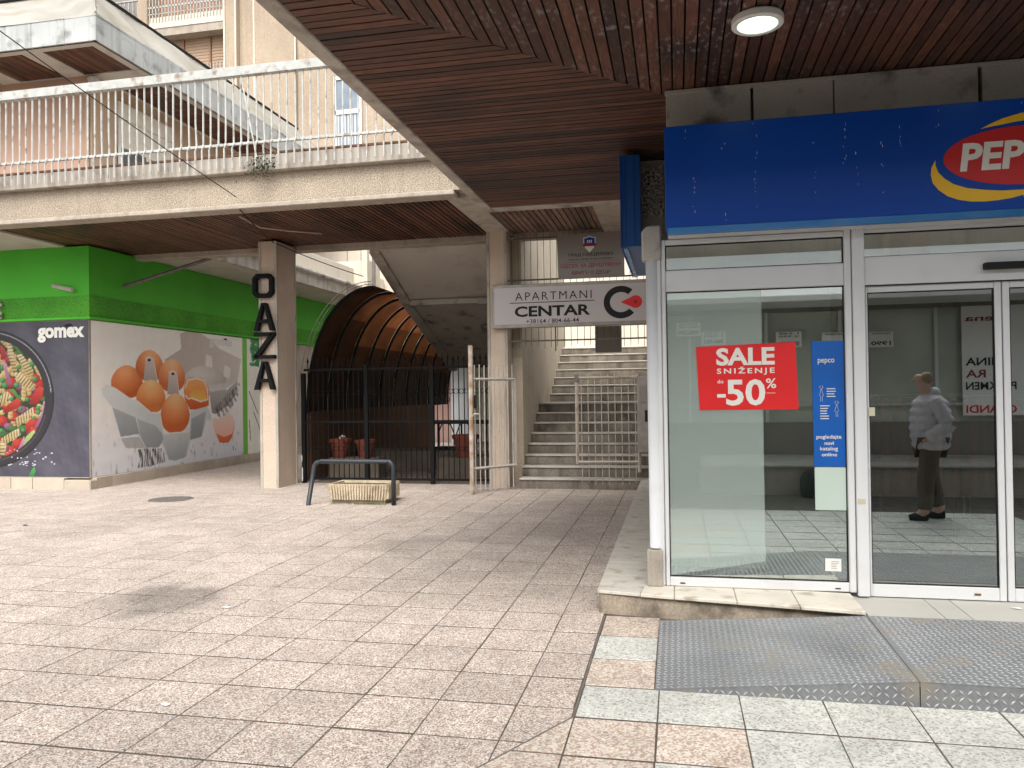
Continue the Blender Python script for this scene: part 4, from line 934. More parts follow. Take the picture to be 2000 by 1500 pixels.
upl(-11.155, -10.105, 12.105, 13.165, 'y'); upl(-12.62, -11.585, 12.105, 13.165, 'y'); upl(-14.07, -13.055, 12.105, 13.165, 'y')
upl(-10.98, -10.105, 13.925, 21, 'x')
# fascia panels
xs_ = [-15.5, -14.6, -13.7, -12.8, -12.0, -11.2, -10.51, EX]
for a, c_ in zip(xs_[:-1], xs_[1:]): MB().box(a+.003, c_-.003, EY, EY+.07, EZ-.01, 8.30+random.uniform(0, .04)).build('fascia_panel', M_fasc, us, bev=.004)
ys_ = [EY+.002, 12.42, 13.16, 13.84, 14.6, 15.4, 16.2, 17.0, 17.9, 18.8, 19.7, 20.7, 21.7]
for a, c_ in zip(ys_[:-1], ys_[1:]): MB().box(EX-.07, EX+.003, a+.003, c_-.003, EZ-.01, 8.32+random.uniform(0, .05)).build('fascia_panel', M_fasc, us, bev=.004)
# membrane: front and side slopes, slightly slack
rn = random.Random(11)
def slope(P00, P10, P01, P11, nu, nv, name):
    P = [Vector(p) for p in (P00, P10, P01, P11)]; vs = []; nrm = (P[1]-P[0]).cross(P[2]-P[0]).normalized()
    for j in range(nv+1):
        for i in range(nu+1):
            u, v = i/nu, j/nv; q = (P[0]*(1-u)+P[1]*u)*(1-v)+(P[2]*(1-u)+P[3]*u)*v
            e = min(1, 6*min(v, 1-v)+.15); dsp = (math.sin(u*nu*1.1+v*5)*.03+math.sin(u*nu*.43+v*2+1)*.05+rn.uniform(-.012, .012))*e
            vs.append(q+nrm*dsp)
    fs = [(j*(nu+1)+i, j*(nu+1)+i+1, (j+1)*(nu+1)+i+1, (j+1)*(nu+1)+i) for j in range(nv) for i in range(nu)]
    return MB().add(vs, fs).build(name, M_cloth, us, smooth=True)
slope((-18, EY-.01, 8.30), (EX+.01, EY-.01, 8.30), (-18, 13.45, 9.64), (-11.2, 13.45, 9.64), 40, 8, 'roof_membrane')
slope((EX+.01, EY-.01, 8.30), (EX+.01, 22, 8.32), (-11.2, 13.45, 9.64), (-11.2, 22, 9.66), 46, 8, 'roof_membrane')
MB().tube([(-18, 13.43, 9.68), (-11.2, 13.43, 9.68)], .035, 6).build('ridge_trim', M_gask, us)
MB().tube([(-11.2, 13.4, 9.68), (-11.2, 22, 9.7)], .035, 6).build('ridge_trim', M_gask, us)
MB().tube([(EX, EY, 8.35), (-11.2, 13.45, 9.67)], .02, 6).build('hip_seam', M_cloth, us)
# side window with roller shutter
MB().box(-11.052, -11.0, 13.9, 15.65, 7.30, 7.62).build('shutter_box', M_shut, us, bev=.005)
sl = MB()
for k in range(14): sl.box(-11.045, -11.02+.004*(k % 2), 13.92, 15.63, 7.29-.042*(k+1)+.002, 7.29-.042*k-.002)
sl.build('shutter_slats', M_shut, us, kind='stuff')
wn_ = reg_child(MB().box(-11.052, -11.03, 13.9, 15.65, 5.3, 6.70).build('window', mat('dark_window_glass', (.05, .06, .08), (.10, .12, .15), rough=.1, scale=2), us))
fr_ = MB()
for a in (13.9, 14.75, 15.6): fr_.box(-11.04, -11.0, a, a+.06, 5.3, 6.7)
fr_.box(-11.04, -11.0, 13.96, 15.6, 6.2, 6.25); fr_.build('window_frame', M_white, wn_)
MB().tube([(-11.12, 13.15, 7.75), (-11.12, 13.15, 5.0)], .035, 8).build('drain_pipe', M_brw, us)
MB().lathe([(0, -.1), (.1, -.08), (.11, .05), (0, .1)], (-10.95, 13.14, 7.72), 10).build('loudspeaker_horn', M_soff, None, label='small round floodlight under the pavilion eave corner', cat='floodlight')
for p, l in (((-14, 12.6, 7.65), 'x'),): pass

# =================================================================== APARTMENT BLOCK
ap = thing('apartment_block', 'tall beige rendered apartment block with shuttered loggias behind the pavilion', 'building', (-16, 28, 0))
MB().box(-16.62, -14.23, 27.9, 29.5, 2, 26).build('wall', M_apt, ap)
MB().box(-14.228, 2.0, 28.02, 29.5, 2, 26).build('wall', M_apt, ap)
for a, c_ in ((-17.1, -16.63), (-20.98, -20.56)): MB().box(a, c_, 27.65, 29.5, 2, 26).build('pilaster', M_apt, ap, bev=.02)
for x in (-17.12, -16.64, -16.0, -14.26): MB().box(x-.03, x+.03, 27.6 if x < -16.6 else 27.87, 27.92 if x > -16.6 else 27.66, 2, 26).build('edge_strip', M_cream, ap)
for z in (10.4, 13.4, 16.4):
    MB().box(-20.55, -17.13, 27.75, 28.5, z-.05, z+.40).build('balcony_slab', M_cream, ap, bev=.01)
    MB().box(-20.55, -17.13, 27.78, 29.0, z-.36, z-.052).build('shutter_lintel', M_conc, ap)
    rr = MB(); rr.box(-20.55, -17.13, 27.7, 27.75, z+.75, z+.82)
    rr.box(-20.55, -17.13, 27.7, 27.73, z+.5, z+.53); rr.build('balcony_rail', M_rail, ap)
    for k in range(24): MB().box(-20.5+k*.142, -20.47+k*.142, 27.7, 27.73, z+.2, z+1.3).build('balcony_bar', M_rail, ap)
    for a, c_ in ((-20.5, -19.4), (-19.3, -18.2), (-18.1, -17.15)):
        sb = MB()
        for k in range(34): sb.box(a, c_, 28.3-.015*(k % 2), 28.4, z-2.5+k*.0625, z-2.5+k*.0625+.057)
        sb.build('shutter', M_shutb, ap)
    for a in (-19.39, -18.19): MB().box(a, a+.08, 28.22, 28.29, z-2.5, z-.36).build('shutter_guide', M_shutl, ap)
MB().box(-20.55, -17.13, 28.45, 29.4, 2, 26).build('loggia_wall', M_shutl, ap)
MB().box(-30, -20.99, 28.4, 29.5, 2, 26).build('recessed_wall', M_sgrey, ap)
for z in (10.4, 13.4, 16.4, 19.4):
    MB().box(-30, -20.99, 27.9, 28.39, z-.1, z+.12).build('balcony_slab', M_concg, ap)
    for k in range(20): MB().box(-25+k*.2, -24.965+k*.2, 27.9, 27.94, z+.12, z+1.25).build('balcony_bar', M_rail, ap)
    MB().box(-30, -20.99, 27.88, 27.96, z+1.25, z+1.3).build('balcony_rail', M_rail, ap)
for x0, x1, z0, z1 in ((-12.66, -11.64, 10.95, 13.7), (-9.2, -8.2, 10.95, 13.7), (-12.66, -11.64, 14.2, 16.7), (-5.5, -4.4, 10.95, 13.7), (-2.4, -1.2, 7.6, 9.6)):
    wv = reg_child(MB().box(x0, x1, 27.98, 28.015, z0, z1).build('window', M_glassd, ap))
    fm = MB(); fm.box(x0-.06, x0+.05, 27.93, 27.975, z0, z1); fm.box(x1-.05, x1+.06, 27.93, 27.975, z0, z1); fm.box(x0-.06, x1+.06, 27.93, 27.975, z1-.08, z1+.05); fm.box(x0-.1, x1+.1, 27.9, 27.975, z0-.06, z0+.08)
    zm = z0+(z1-z0)*.53; fm.box(x0, x1, 27.93, 27.975, zm-.12, zm+.05); fm.build('window_frame', M_white, wv, bev=.005)
    cu = MB()
    for k in range(6): cu.box(x0+.08+k*(x1-x0-.2)/6, x0+.08+(k+.55)*(x1-x0-.2)/6, 27.972, 27.979, z0+.1, zm-.12)
    cu.build('curtain', mat('curtain', (.5, .52, .55), rough=.9), wv)

# =================================================================== REAR BUILDING (bright cream)
rb_ = thing('rear_building', 'bright cream building closing the yard behind the tunnel and stairs', 'building', (-5, 21, 0))
MB().box(-16, -5.4, 22.6, 24.2, 3.05, 6.95).build('wall', M_cream, rb_)
MB().box(-5.399, 8, 21, 23.5, 2.55, 6.95).build('wall', M_cream, rb_)
for x in (-9.9, -9.45): MB().box(x, x+.03, 22.585, 22.6, 4.6, 6.9).build('wall_joint', M_conc, rb_)
MB().box(-16, -8.2, 20.2, 20.999, 4.50, 5.25).build('parapet', M_cream, rb_, bev=.01)
MB().box(-8.35, -8.2, 20.05, 20.199, 4.5, 6.4).build('pilaster', M_cream, rb_)
for x in (-3.0, -2.0, -1.0, 0.0): MB().box(x, x+.02, 20.985, 21.0, 3.0, 6.9).build('wall_joint', M_conc, rb_)
wv = reg_child(MB().box(-2.35, -1.2, 20.96, 20.999, 5.75, 6.85).build('window', M_glassd, rb_))
fm = MB(); fm.box(-2.38, -2.3, 20.9, 20.955, 5.7, 6.85); fm.box(-2.38, -1.1, 20.9, 20.955, 5.64, 5.74); fm.box(-1.8, -1.76, 20.9, 20.955, 5.74, 6.85); fm.build('window_frame', M_gask, wv)
MB().box(-5.4, 8, 20.6, 20.99, 2.5, 2.65).build('ledge', M_cream, rb_)
MB().box(-2.55, 8, 16.0+2.15, 21, 2.3, 2.53).build('upper_landing', M_step, rb_)
# downpipe near the tunnel end
MB().tube([(-7.95, 19.9, 3.6), (-7.95, 19.9, 6.2)], .05, 8).build('downpipe', M_iron, None, label='dark downpipe above the top of the tunnel vault', cat='downpipe')
# courtyard end seen through the tunnel
cy_ = thing('courtyard_wall', 'pale green courtyard wall seen beyond the tunnel through the fence', 'wall', (-6, 25, 0))
MB().box(-12, 3, 25, 25.3, -.02, 3.0).build('green_wall', M_pgreen, cy_)
MB().box(-7.75, -7.05, 24.4, 24.99, 0, 3.0).build('pink_door_panel', mat('dull_pink', (.42, .27, .24), rough=.8), cy_)
MB().box(-7.04, -6.5, 24.0, 24.99, 0, 3.0).build('pale_pillar', mat('pale_blue_pillar', (.5, .53, .56), rough=.7), cy_)
MB().box(-6.49, 3, 24.5, 24.99, 0, .75).build('low_wall', M_soff, cy_)

# =================================================================== STAIRS
stc = thing('staircase', 'worn concrete staircase climbing between the column and the shop', 'staircase', (-1.5, 13.5, 0))
SY, RI, TR = 12.68, .172, .285
for k in range(8):
    y0 = SY+TR*k; y1 = y0+TR if k < 7 else 16.0
    MB().box(-2.57, -.35, y0, y1 if k == 7 else y1+.0, -.02 if k == 0 else RI*k-.04, RI*(k+1)-.03).build('step', M_step, stc, bev=.006)
    MB().box(-2.57, -.345, y0-.025, y1-.028, RI*(k+1)-.0295, RI*(k+1)).build('tread', M_nose, stc, bev=.008)
for k in range(7):
    y0 = 16.0+.30*k; z = RI*8
    MB().box(-2.57, -.35, y0, y0+.30, z+RI*k-.04, z+RI*(k+1)-.03).build('step', M_step, stc, bev=.006)
    MB().box(-2.57, -.345, y0-.02, y0+.277, z+RI*(k+1)-.0295, z+RI*(k+1)).build('tread', M_nose, stc, bev=.008)
sw = MB().prism([(13.101, -.02), (18.3, -.02), (18.3, 5.3), (13.36, 5.3), (13.36, 4.19), (13.101, 4.19)], 'x', -2.75, -2.571).build('stair_wall', M_stairw, None, label='stained beige wall along the left side of the stairs', cat='wall')
MB().box(-.34, -.205, 12.62, 21, -.02, 3.6).build('right_stair_wall', M_concl, None, label='concrete wall closing the right side of the stairs', cat='wall')
# electrical cabinet and pipes right of the gate
cab = thing('meter_cabinet', 'narrow grey metal cabinet at the right of the stair gate', 'cabinet', (-.5, 12.5, 0))
MB().box(-.62, -.36, 12.42, 12.6, .62, 1.82).build('cabinet_box', M_sframe, cab, bev=.006)
MB().box(-.58, -.42, 12.405, 12.42, 1.40, 1.66).build('meter_window', M_sgrey, cab)
MB().box(-.50, -.44, 12.40, 12.42, 1.1, 1.28).build('handle_plate', M_gask, cab)
# grey boards hanging over the stairs
MB().box(-1.42, -.95, 14.0, 14.03, 2.27, 2.74).build('hanging_board', M_sgrey, None, label='small grey two-part board hanging above the upper steps', cat='board')
MB().box(-1.42, -.36, 14.0, 14.05, 2.745, 2.86).build('board_beam', M_sgrey, None, label='grey beam from which the small board hangs above the steps', cat='beam')

# grille of thin rods above the gate
gr = thing('transom_grille', 'grille of thin brown rods above the stair gate', 'grille', (-1.6, 12.75, 2.4))
x = -2.66; zt = 4.2
while x < -.4:
    MB().tube([(x, 12.76, zt), (x+random.gauss(0, .003), 12.76, 2.33+random.uniform(-.03, .03))], .0045, 4).build('rod', M_grille, gr); x += .108
for z in (4.13, 3.44, 2.43): MB().box(-2.73, -.36, 12.745, 12.757, z-.012, z+.014).build('cross_bar', M_grille, gr)
MB().box(-1.95, -1.93, 12.74, 12.757, 2.25, 2.75).build('short_bar', M_grille, gr)

# apartment sign
YA = 12.58
sa = thing('apartment_sign', 'long pale light-box sign reading APARTMANI CENTAR with a red map pin', 'sign', (-1.7, YA, 2.65))
MB().box(-2.965, -.36, YA, YA+.13, 2.64, 3.355).build('sign_case', M_sframe, sa, bev=.008)
flat([(-2.925, 2.70), (-.38, 2.70), (-.38, 3.30), (-2.925, 3.30)], ('y', YA-.003), M_spale, sa, 'sign_face')
YT = YA-.006
def zz(px, py):   # local sign coordinates from a 0..1 grid
    return (-2.965+px*2.49, 2.64+py*.71)
text('APARTMANI', (-2.575, -1.32, 3.085, 3.215), ('y', YT), M_ink, sa, bold=-.004, space=1.25)
flat([(-2.665, 3.04), (-1.27, 3.04), (-1.27, 3.052), (-2.665, 3.052)], ('y', YT), M_ink, sa, 'underline')
text('CENTAR', (-2.585, -1.345, 2.815, 2.99), ('y', YT), M_ink, sa, bold=.03)
text('+38164 / 804-66-44', (-2.395, -1.53, 2.705, 2.775), ('y', YT), M_ink, sa, bold=.006)
cx_, cz_ = -.855, 3.0
cpts = [(cx_+.275*math.cos(R(a)), cz_+.26*math.sin(R(a))) for a in range(48, 322, 6)]+[(cx_+.18*math.cos(R(a)), cz_+.165*math.sin(R(a))) for a in range(318, 44, -6)]
n_ = 46
b = MB(); oa = [(cx_+.275*math.cos(R(48+a*270/n_)), YT, cz_+.26*math.sin(R(48+a*270/n_))) for a in range(n_+1)]; ia = [(cx_+.175*math.cos(R(48+a*270/n_)), YT, cz_+.16*math.sin(R(48+a*270/n_))) for a in range(n_+1)]
b.add(oa+ia, [(i, i+1, n_+2+i, n_+1+i) for i in range(n_)]); b.build('ring_logo', M_ink, sa)
pin = [(-.86, 3.0)]+[(-.625+.105*math.cos(R(a)), 3.0+.10*math.sin(R(a))) for a in range(-130, 131, 10)]
flat(pin, ('y', YT-.001), M_redp, sa, 'map_pin')
flat([(-.625+.03*math.cos(R(a)), 3.0+.03*math.sin(R(a))) for a in range(0, 360, 20)], ('y', YT-.002), M_inkr, sa, 'pin_dot')
# municipal sign
sm = thing('municipal_sign', 'grey municipal sign with a blue crest and Cyrillic lettering', 'sign', (-1.35, 12.7, 3.43))
YM = 12.70
MB().prism([(-1.89, 4.14), (-1.875, 3.43), (-.80, 3.425), (-.80, 4.165)], 'y', YM, YM+.04).build('sign_board', M_sgrey, sm)
YT = YM-.003
text('ГРАД СМЕДЕРЕВО', (-1.70, -.98, 3.775, 3.835), ('y', YT), M_ink, sm, bold=.012)
text('ГРАДСКА УПРАВА ГРАДА СМЕДЕРЕВА', (-1.70, -.985, 3.715, 3.745), ('y', YT), M_ink, sm, bold=.01)
flat([(-1.8, 3.685), (-.86, 3.69), (-.86, 3.695), (-1.8, 3.69)], ('y', YT), M_inkr, sm, 'rule_line')
text('ОДСЕК ЗА ДРУШТВЕНУ', (-1.835, -.855, 3.59, 3.665), ('y', YT), M_inkr, sm, bold=.015)
text('БРИГУ О ДЕЦИ', (-1.645, -1.025, 3.475, 3.545), ('y', YT), M_inkr, sm, bold=.015)
hx, hz = -1.355, 3.985
def sh(k): return [(hx+x*k, hz+z*k) for x, z in ((-.1, .1), (-.05, .105), (0, .125), (.05, .105), (.1, .1), (.1, -.0), (.07, -.07), (0, -.145), (-.07, -.07), (-.1, -.0))]
flat(sh(1), ('y', YT), M_whitel, sm, 'crest_border')
flat([(p[0], max(p[1], hz-.005)) for p in sh(.85)], ('y', YT-.001), M_blue, sm, 'crest_field')
flat([(hx-.11, hz-.0), (hx+.11, hz-.0), (hx+.1, hz-.045), (hx-.1, hz-.045)], ('y', YT-.002), M_inkr, sm, 'crest_band')
for a in (-.03, .0, .03): flat([(hx+a-.009, hz+.01), (hx+a+.009, hz+.01), (hx+a+.009, hz+.055), (hx+a-.009, hz+.055)], ('y', YT-.002), M_whitel, sm, 'crest_tower')

# =================================================================== GATES
def gate_leaf(nm, label, A, B, z0, z1, rods, rz0, rz1, post=None, rr_=.011, m=None):
    M_gatew = m or globals()['M_gatew']
    t = thing(nm, label, 'gate', (A[0], A[1], 0), group=None)
    A = Vector((*A, 0)); B = Vector((*B, 0)); d = (B-A).normalized()
    for z in (z0, z1):
        MB().tube([A+Vector((0, 0, z)), B+Vector((0, 0, z))], .024, 4).build('rail', M_gatew, t)
    n = rods
    for k in range(n):
        p = A+(B-A)*((k+.7)/(n+.2))
        MB().tube([p+Vector((0, 0, rz0+random.uniform(-.02, .02))), p+Vector((0, 0, rz1+random.uniform(-.02, .02)))], rr_, 5).build('rod', M_gatew, t)
    for p, a_, b_ in post or (): 
        q = A+(B-A)*p; MB().tube([q+Vector((0, 0, a_)), q+Vector((0, 0, b_))], .026, 4).build('stile', M_gatew, t)
    return t
g1 = gate_leaf('iron_gate', 'pale iron gate leaf standing open in front of the column', (-3.155, 11.88), (-2.60, 12.55), .40, 1.80, 9, .05, 2.02, ((1.0, .38, 1.8), (.0, .4, 1.8)))
MB().tube([(-3.155, 11.86, .0), (-3.155, 11.86, .5), (-3.155, 11.86, 1.0), (-3.155, 11.86, 2.33)], .038, 8).build('drop_bolt_post', mat('flaking_post', (.5, .47, .42), (.3, .17, .09), rough=.8, scale=6), g1)
MB().tube([(-3.13, 11.85, 1.22), (-3.10, 11.82, 1.26), (-3.02, 11.82, 1.26)], .012, 6).build('handle', M_gatew, g1)
MB().box(-3.125, -3.09, 11.9, 11.95, 1.35, 1.55).build('lock_case', M_gask, g1)
g2 = gate_leaf('iron_gate', 'pale iron gate leaf standing open across the right half of the steps', (-1.57, 12.45), (-.60, 12.52), .46, 1.80, 9, .12, 1.84, ((.0, .43, 1.86), (1.0, .3, 1.86)), rr_=.0075, m=M_gated)
MB().box(-1.60, -1.54, 12.42, 12.48, 1.74, 1.86).build('hinge', M_iron, g2)

# =================================================================== BLACK FENCE
fe = thing('iron_fence', 'black spiked iron fence closing the tunnel between the two columns', 'fence', (-4.8, 13.1, 0))
FY = 13.14
for z in (.08, 1.10, 2.04): MB().box(-6.62, -3.09, FY-.015, FY+.015, z-.02, z+.02).build('rail', M_black, fe)
for x in (-6.63, -5.42, -4.20): MB().box(x-.035, x+.035, FY-.035, FY+.035, 0, 2.12 if x > -6.6 else 1.98).build('post', M_black, fe)
x = -6.54
while x < -3.1:
    if min(abs(x-q) for q in (-5.42, -4.20)) > .05:
        MB().tube([(x, FY, .06), (x, FY, 2.16), (x, FY, 2.19), (x, FY, 2.27)], [.009, .009, .018, .001], 6).build('bar', M_black, fe)
    x += .0975
for z in (1.62, .62):
    x = -6.49
    while x < -3.12:
        MB().tube([(x+.042*math.cos(a), FY-.012, z+.042*math.sin(a)) for a in [k*math.pi/8 for k in range(17)]], .006, 4, cap=False).build('ring', M_black, fe); x += .0975
text('OZO', (-4.15, -3.87, 1.42, 1.53), ('y', FY-.016), M_black, fe, extrude=.01)

# =================================================================== TUNNEL VAULT
tv = thing('vaulted_tunnel', 'barrel vault of translucent brown sheets on curved black ribs', 'tunnel', (-5, 14, 0))
VC, VRx, VZ0, VH = -5.40, 1.28, 1.25, 2.28
AMAX = 1.60
def vp(a, rx=VRx, h=VH): return (VC-rx*math.cos(a), VZ0+h*math.sin(a)**.9 if math.sin(a) > 0 else VZ0)
YV0, YV1, NR = 13.4, 22.4, 10
sp_ = (YV1-YV0)/NR
AR = [AMAX*i/22 for i in range(23)]
for k in range(NR+1):
    y = YV0+sp_*k
    MB().tube([(vp(a)[0], y, vp(a)[1]) for a in AR], .028, 6).build('rib', M_black, tv)
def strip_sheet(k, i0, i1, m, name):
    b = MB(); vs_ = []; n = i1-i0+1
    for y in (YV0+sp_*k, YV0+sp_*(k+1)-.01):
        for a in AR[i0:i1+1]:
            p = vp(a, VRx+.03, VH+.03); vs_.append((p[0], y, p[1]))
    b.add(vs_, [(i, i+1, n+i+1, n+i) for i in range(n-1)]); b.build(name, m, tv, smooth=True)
M_shadeblk = mat('shade_black_sheet', (.022, .014, .010), (.04, .02, .012), rough=.7, scale=2, spec=.2)  # near-black colour stands in for the deep shade low in the vault
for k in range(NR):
    strip_sheet(k, 0, 5, M_shadeblk, 'black_shade_sheet'); strip_sheet(k, 5, 8, M_shadedk, 'dark_shade_sheet'); strip_sheet(k, 8, 12, M_shadedk if k < 2 else M_shademid, 'mid_shade_sheet'); strip_sheet(k, 12, 22, M_shadedk if k < 1 else (M_shademid if k < 3 else M_vault), 'roof_sheet')  # darker bands low down and in front paint the vault's fade into shadow
for k in range(2):
    MB().tube([(vp(a, VRx+.08+.05*k, VH+.05+.04*k)[0], YV0-.05-.06*k, vp(a, VRx+.1, VH+.05+.04*k)[1]) for a in AR[1:]], .008, 5).build('front_hoop', M_sframe, tv)
for a in (.25, .5, .75, 1.0, 1.25, 1.5):
    p = vp(a, VRx+.03, VH+.03); q = vp(a, VRx+.15, VH+.1); MB().tube([(p[0], YV0, p[1]), (q[0], YV0-.1, q[1])], .006, 4).build('hoop_link', M_sframe, tv)
MB().box(-6.80, -6.64, 13.45, 21.0, -.02, 1.28).build('left_parapet', M_orange, tv)
MB().box(-6.6, -4.3, 15.5, 15.9, .0, .42).build('planting_bed_wall', M_brick, None, label='low brick bed wall inside the tunnel', cat='wall')
# second stair flight descending behind the walkway
fs_ = thing('stair_underside', 'white painted underside of a stair flight descending behind the walkway', 'staircase', (-4.2, 14.5, 2.2))
MB().prism([(13.36, 4.19), (15.0, 3.46), (15.0, 3.66), (13.36, 4.42)], 'x', -5.22, -3.07).build('upper_flight', M_soff, fs_)
MB().prism([(13.352, 4.14), (15.0, 3.40), (15.0, 3.74), (13.352, 4.5)], 'x', -5.42, -5.221).build('stringer', M_concl, fs_, bev=.006)
MB().prism([(15.001, 3.46), (18.4, 2.2), (18.4, 2.42), (15.001, 3.66)], 'x', -5.22, -3.07).build('lower_flight', M_concg, fs_)
MB().prism([(15.001, 3.40), (18.4, 2.12), (18.4, 2.5), (15.001, 3.74)], 'x', -5.42, -5.221).build('stringer', M_concg, fs_, bev=.006)
MB().box(-5.2, -3.08, 14.93, 15.0, 3.35, 3.455).build('cross_beam', M_concg, fs_)
MB().box(-3.75, -3.45, 14.7, 14.85, 3.30, 3.40).build('bulkhead_lamp', M_sgrey, None, label='small bulkhead lamp under the stair flight', cat='lamp')
MB().lathe([(0, -.09), (.09, -.06), (.1, .03), (.05, .08), (0, .09)], (-4.25, 18.5, 2.1), 12).build('hanging_lamp', M_gask, None, label='dark hanging globe lamp at the far end of the tunnel', cat='lamp')

def pot(x, y, z, s, label, flowers=False):
    t = thing('plant_pot', label, 'plant pot', (x, y, z), group='terracotta pots behind the fence')
    MB().lathe([(.0, 0), (.14*s, 0), (.2*s, .30*s), (.225*s, .30*s), (.235*s, .36*s), (.215*s, .37*s), (.2*s, .33*s), (0, .32*s)], (x, y, z), 24).build('pot_body', M_terr, t, smooth=False)
    MB().lathe([(0, .335*s), (.2*s, .325*s)], (x, y, z), 16).build('soil', M_soil, t)
    if flowers:
        for k in range(5): MB().lathe([(0, 0), (.02, .01), (.02, .03), (0, .04)], (x+random.uniform(-.1, .1)*s, y, z+.35*s+random.random()*.05), 8).build('blossom', M_white, t)
MB().box(-6.45, -5.45, 13.75, 14.15, .0, .40).build('brick_ledge', M_brick, None, label='low brick ledge carrying the two left pots behind the fence', cat='ledge')
pot(-6.30, 13.95, .40, .95, 'leftmost terracotta pot behind the fence, with small white blossoms', True)
pot(-5.78, 13.95, .40, .9, 'second terracotta pot from the left, beside the fence post')
pot(-4.0, 14.6, .36, 1.15, 'large terracotta pot near the open gate, standing on pavers')
pot(-3.35, 15.0, .36, 1.05, 'terracotta pot partly hidden behind the column and gate')
MB().box(-4.5, -3.1, 14.35, 15.3, 0, .355).build('brick_ledge', M_brick, None, label='low brick ledge carrying the large right pots behind the fence', cat='ledge')
ct = thing('garden_table', 'dark metal garden table with curved chairs beyond the right pots', 'table', (-4.5, 16.3, 0))
MB().box(-5.1, -3.8, 16.0, 16.6, .93, .96).build('table_top', M_black, ct)
for a in (-5.0, -4.5, -3.95): MB().tube([(a, 16.1, 0), (a, 16.1, .93)], .02, 6).build('leg', M_black, ct)
for n_, a in enumerate((-4.75, -4.35)):
    tc = thing('metal_chair', ['curved-back metal chair, left one at the dark garden table', 'curved-back metal chair, right one at the dark garden table'][n_], 'chair', (a, 15.75, 0), group='metal chairs at the garden table')
    MB().tube([(a-.17, 15.8, .0), (a-.17, 15.8, .75), (a-.1, 15.8, .92), (a, 15.8, .97), (a+.1, 15.8, .92), (a+.17, 15.8, .75), (a+.17, 15.8, 0)], .014, 6).build('back_frame', M_black, tc)
    MB().lathe([(0, .45), (.2, .45), (.2, .48), (0, .48)], (a, 15.62, 0), 14).build('seat', M_black, tc)
    for q in (-.15, .15): MB().tube([(a+q, 15.47, 0), (a+q, 15.5, .45)], .012, 6).build('leg', M_black, tc)

# =================================================================== STREET FURNITURE
ba = thing('barrier_hoop', 'dark blue-grey steel hoop barrier around the concrete planter', 'barrier', (-4.6, 10.55, 0))
pts = [(-5.235, 10.47, -.01), (-5.16, 10.52, .52)]
for k in range(1, 6): a = R(180-18*k); pts.append((-5.06+.10*math.cos(a), 10.53, .54+.09*math.sin(a)))
pts += [(-4.08+.10*math.cos(R(90-18*k)), 10.6, .54+.09*math.sin(R(90-18*k))) for k in range(0, 5)]
pts += [(-3.975, 10.6, .52), (-3.985, 10.62, -.01)]
MB().tube(pts, .033, 10).build('hoop', M_barr, ba, smooth=True)
pl = thing('planter', 'ribbed beige concrete planter with dry soil', 'planter', (-4.6, 10.9, 0))
px0, px1, py0, py1 = -5.03, -4.11, 10.68, 11.22
b = MB()
b.prism([(px0+.05, py0+.05), (px1-.05, py0+.05), (px1-.05, py1-.05), (px0+.05, py1-.05)], 'z', -.01, .05)
b.build('foot', M_plinth, pl)
def fru(e0, e1, z0, z1): return [(px0+e0, py0+e0, z0), (px1-e0, py0+e0, z0), (px1-e0, py1-e0, z0), (px0+e0, py1-e0, z0), (px0+e1, py0+e1, z1), (px1-e1, py0+e1, z1), (px1-e1, py1-e1, z1), (px0+e1, py1-e1, z1)]
b = MB(); v = fru(.035, .0, .05, .285); iv = fru(.07, .05, .12, .285)
b.add(v+iv, [(0, 1, 5, 4), (1, 2, 6, 5), (2, 3, 7, 6), (3, 0, 4, 7), (4, 5, 13, 12), (5, 6, 14, 13), (6, 7, 15, 14), (7, 4, 12, 15), (12, 13, 9, 8), (13, 14, 10, 9), (14, 15, 11, 10), (15, 12, 8, 11), (3, 2, 1, 0)])
b.build('tub', M_plant, pl)
n_ = 20
for k in range(n_):
    x = px0+.03+(px1-px0-.06)*(k+.5)/n_; q = (x-(px0+px1)/2)/((px1-px0)/2)
    MB().prism([(x-.013-q*.03, .055), (x+.013-q*.03, .055), (x+.014, .275), (x-.014, .275)], 'y', py0-.014, py0+.03).build('rib', M_plant, pl, bev=.005)
for k in range(11):
    y = py0+.03+(py1-py0-.06)*(k+.5)/11
    MB().box(px1-.03, px1+.012, y-.014, y+.014, .07, .275).build('rib', M_plant, pl, bev=.005)
MB().box(px0+.05, px1-.05, py0+.05, py1-.05, .1, .25).build('soil', M_soil, pl)
gb = MB(); random.seed(9)
for k in range(420):
    x = random.gauss(-4.35, .13) if k % 3 else random.uniform(-5.0, -4.1); y = 10.66+abs(random.gauss(0, .02))-.03; h = random.uniform(.01, .05); a = random.uniform(0, 6.28)
    dx, dy = math.cos(a)*.02, math.sin(a)*.02
    gb.add([(x-.002, y, 0), (x+.002, y, 0), (x+dx, y+dy-.01, h)], [(0, 1, 2)])
gb.build('grass_tuft', M_grass, None, kind='stuff', label='grass growing at the foot of the planter', cat='grass')
mh = thing('manhole_cover', 'round cast iron manhole cover set in the paving', 'manhole cover', (-7.73, 10.85, 0))
MB().lathe([(0, .003), (.27, .003), (.275, .0), (.30, .0), (.305, .004), (.33, .004), (.335, -.02)], (-7.73, 10.85, .001), 40).build('iron_disc', M_iron, mh)
for k in range(6): MB().box(-7.73-.2, -7.73+.2, 10.85-.2+k*.075, 10.85-.17+k*.075, .003, .0075).build('raised_bar', M_iron, mh)
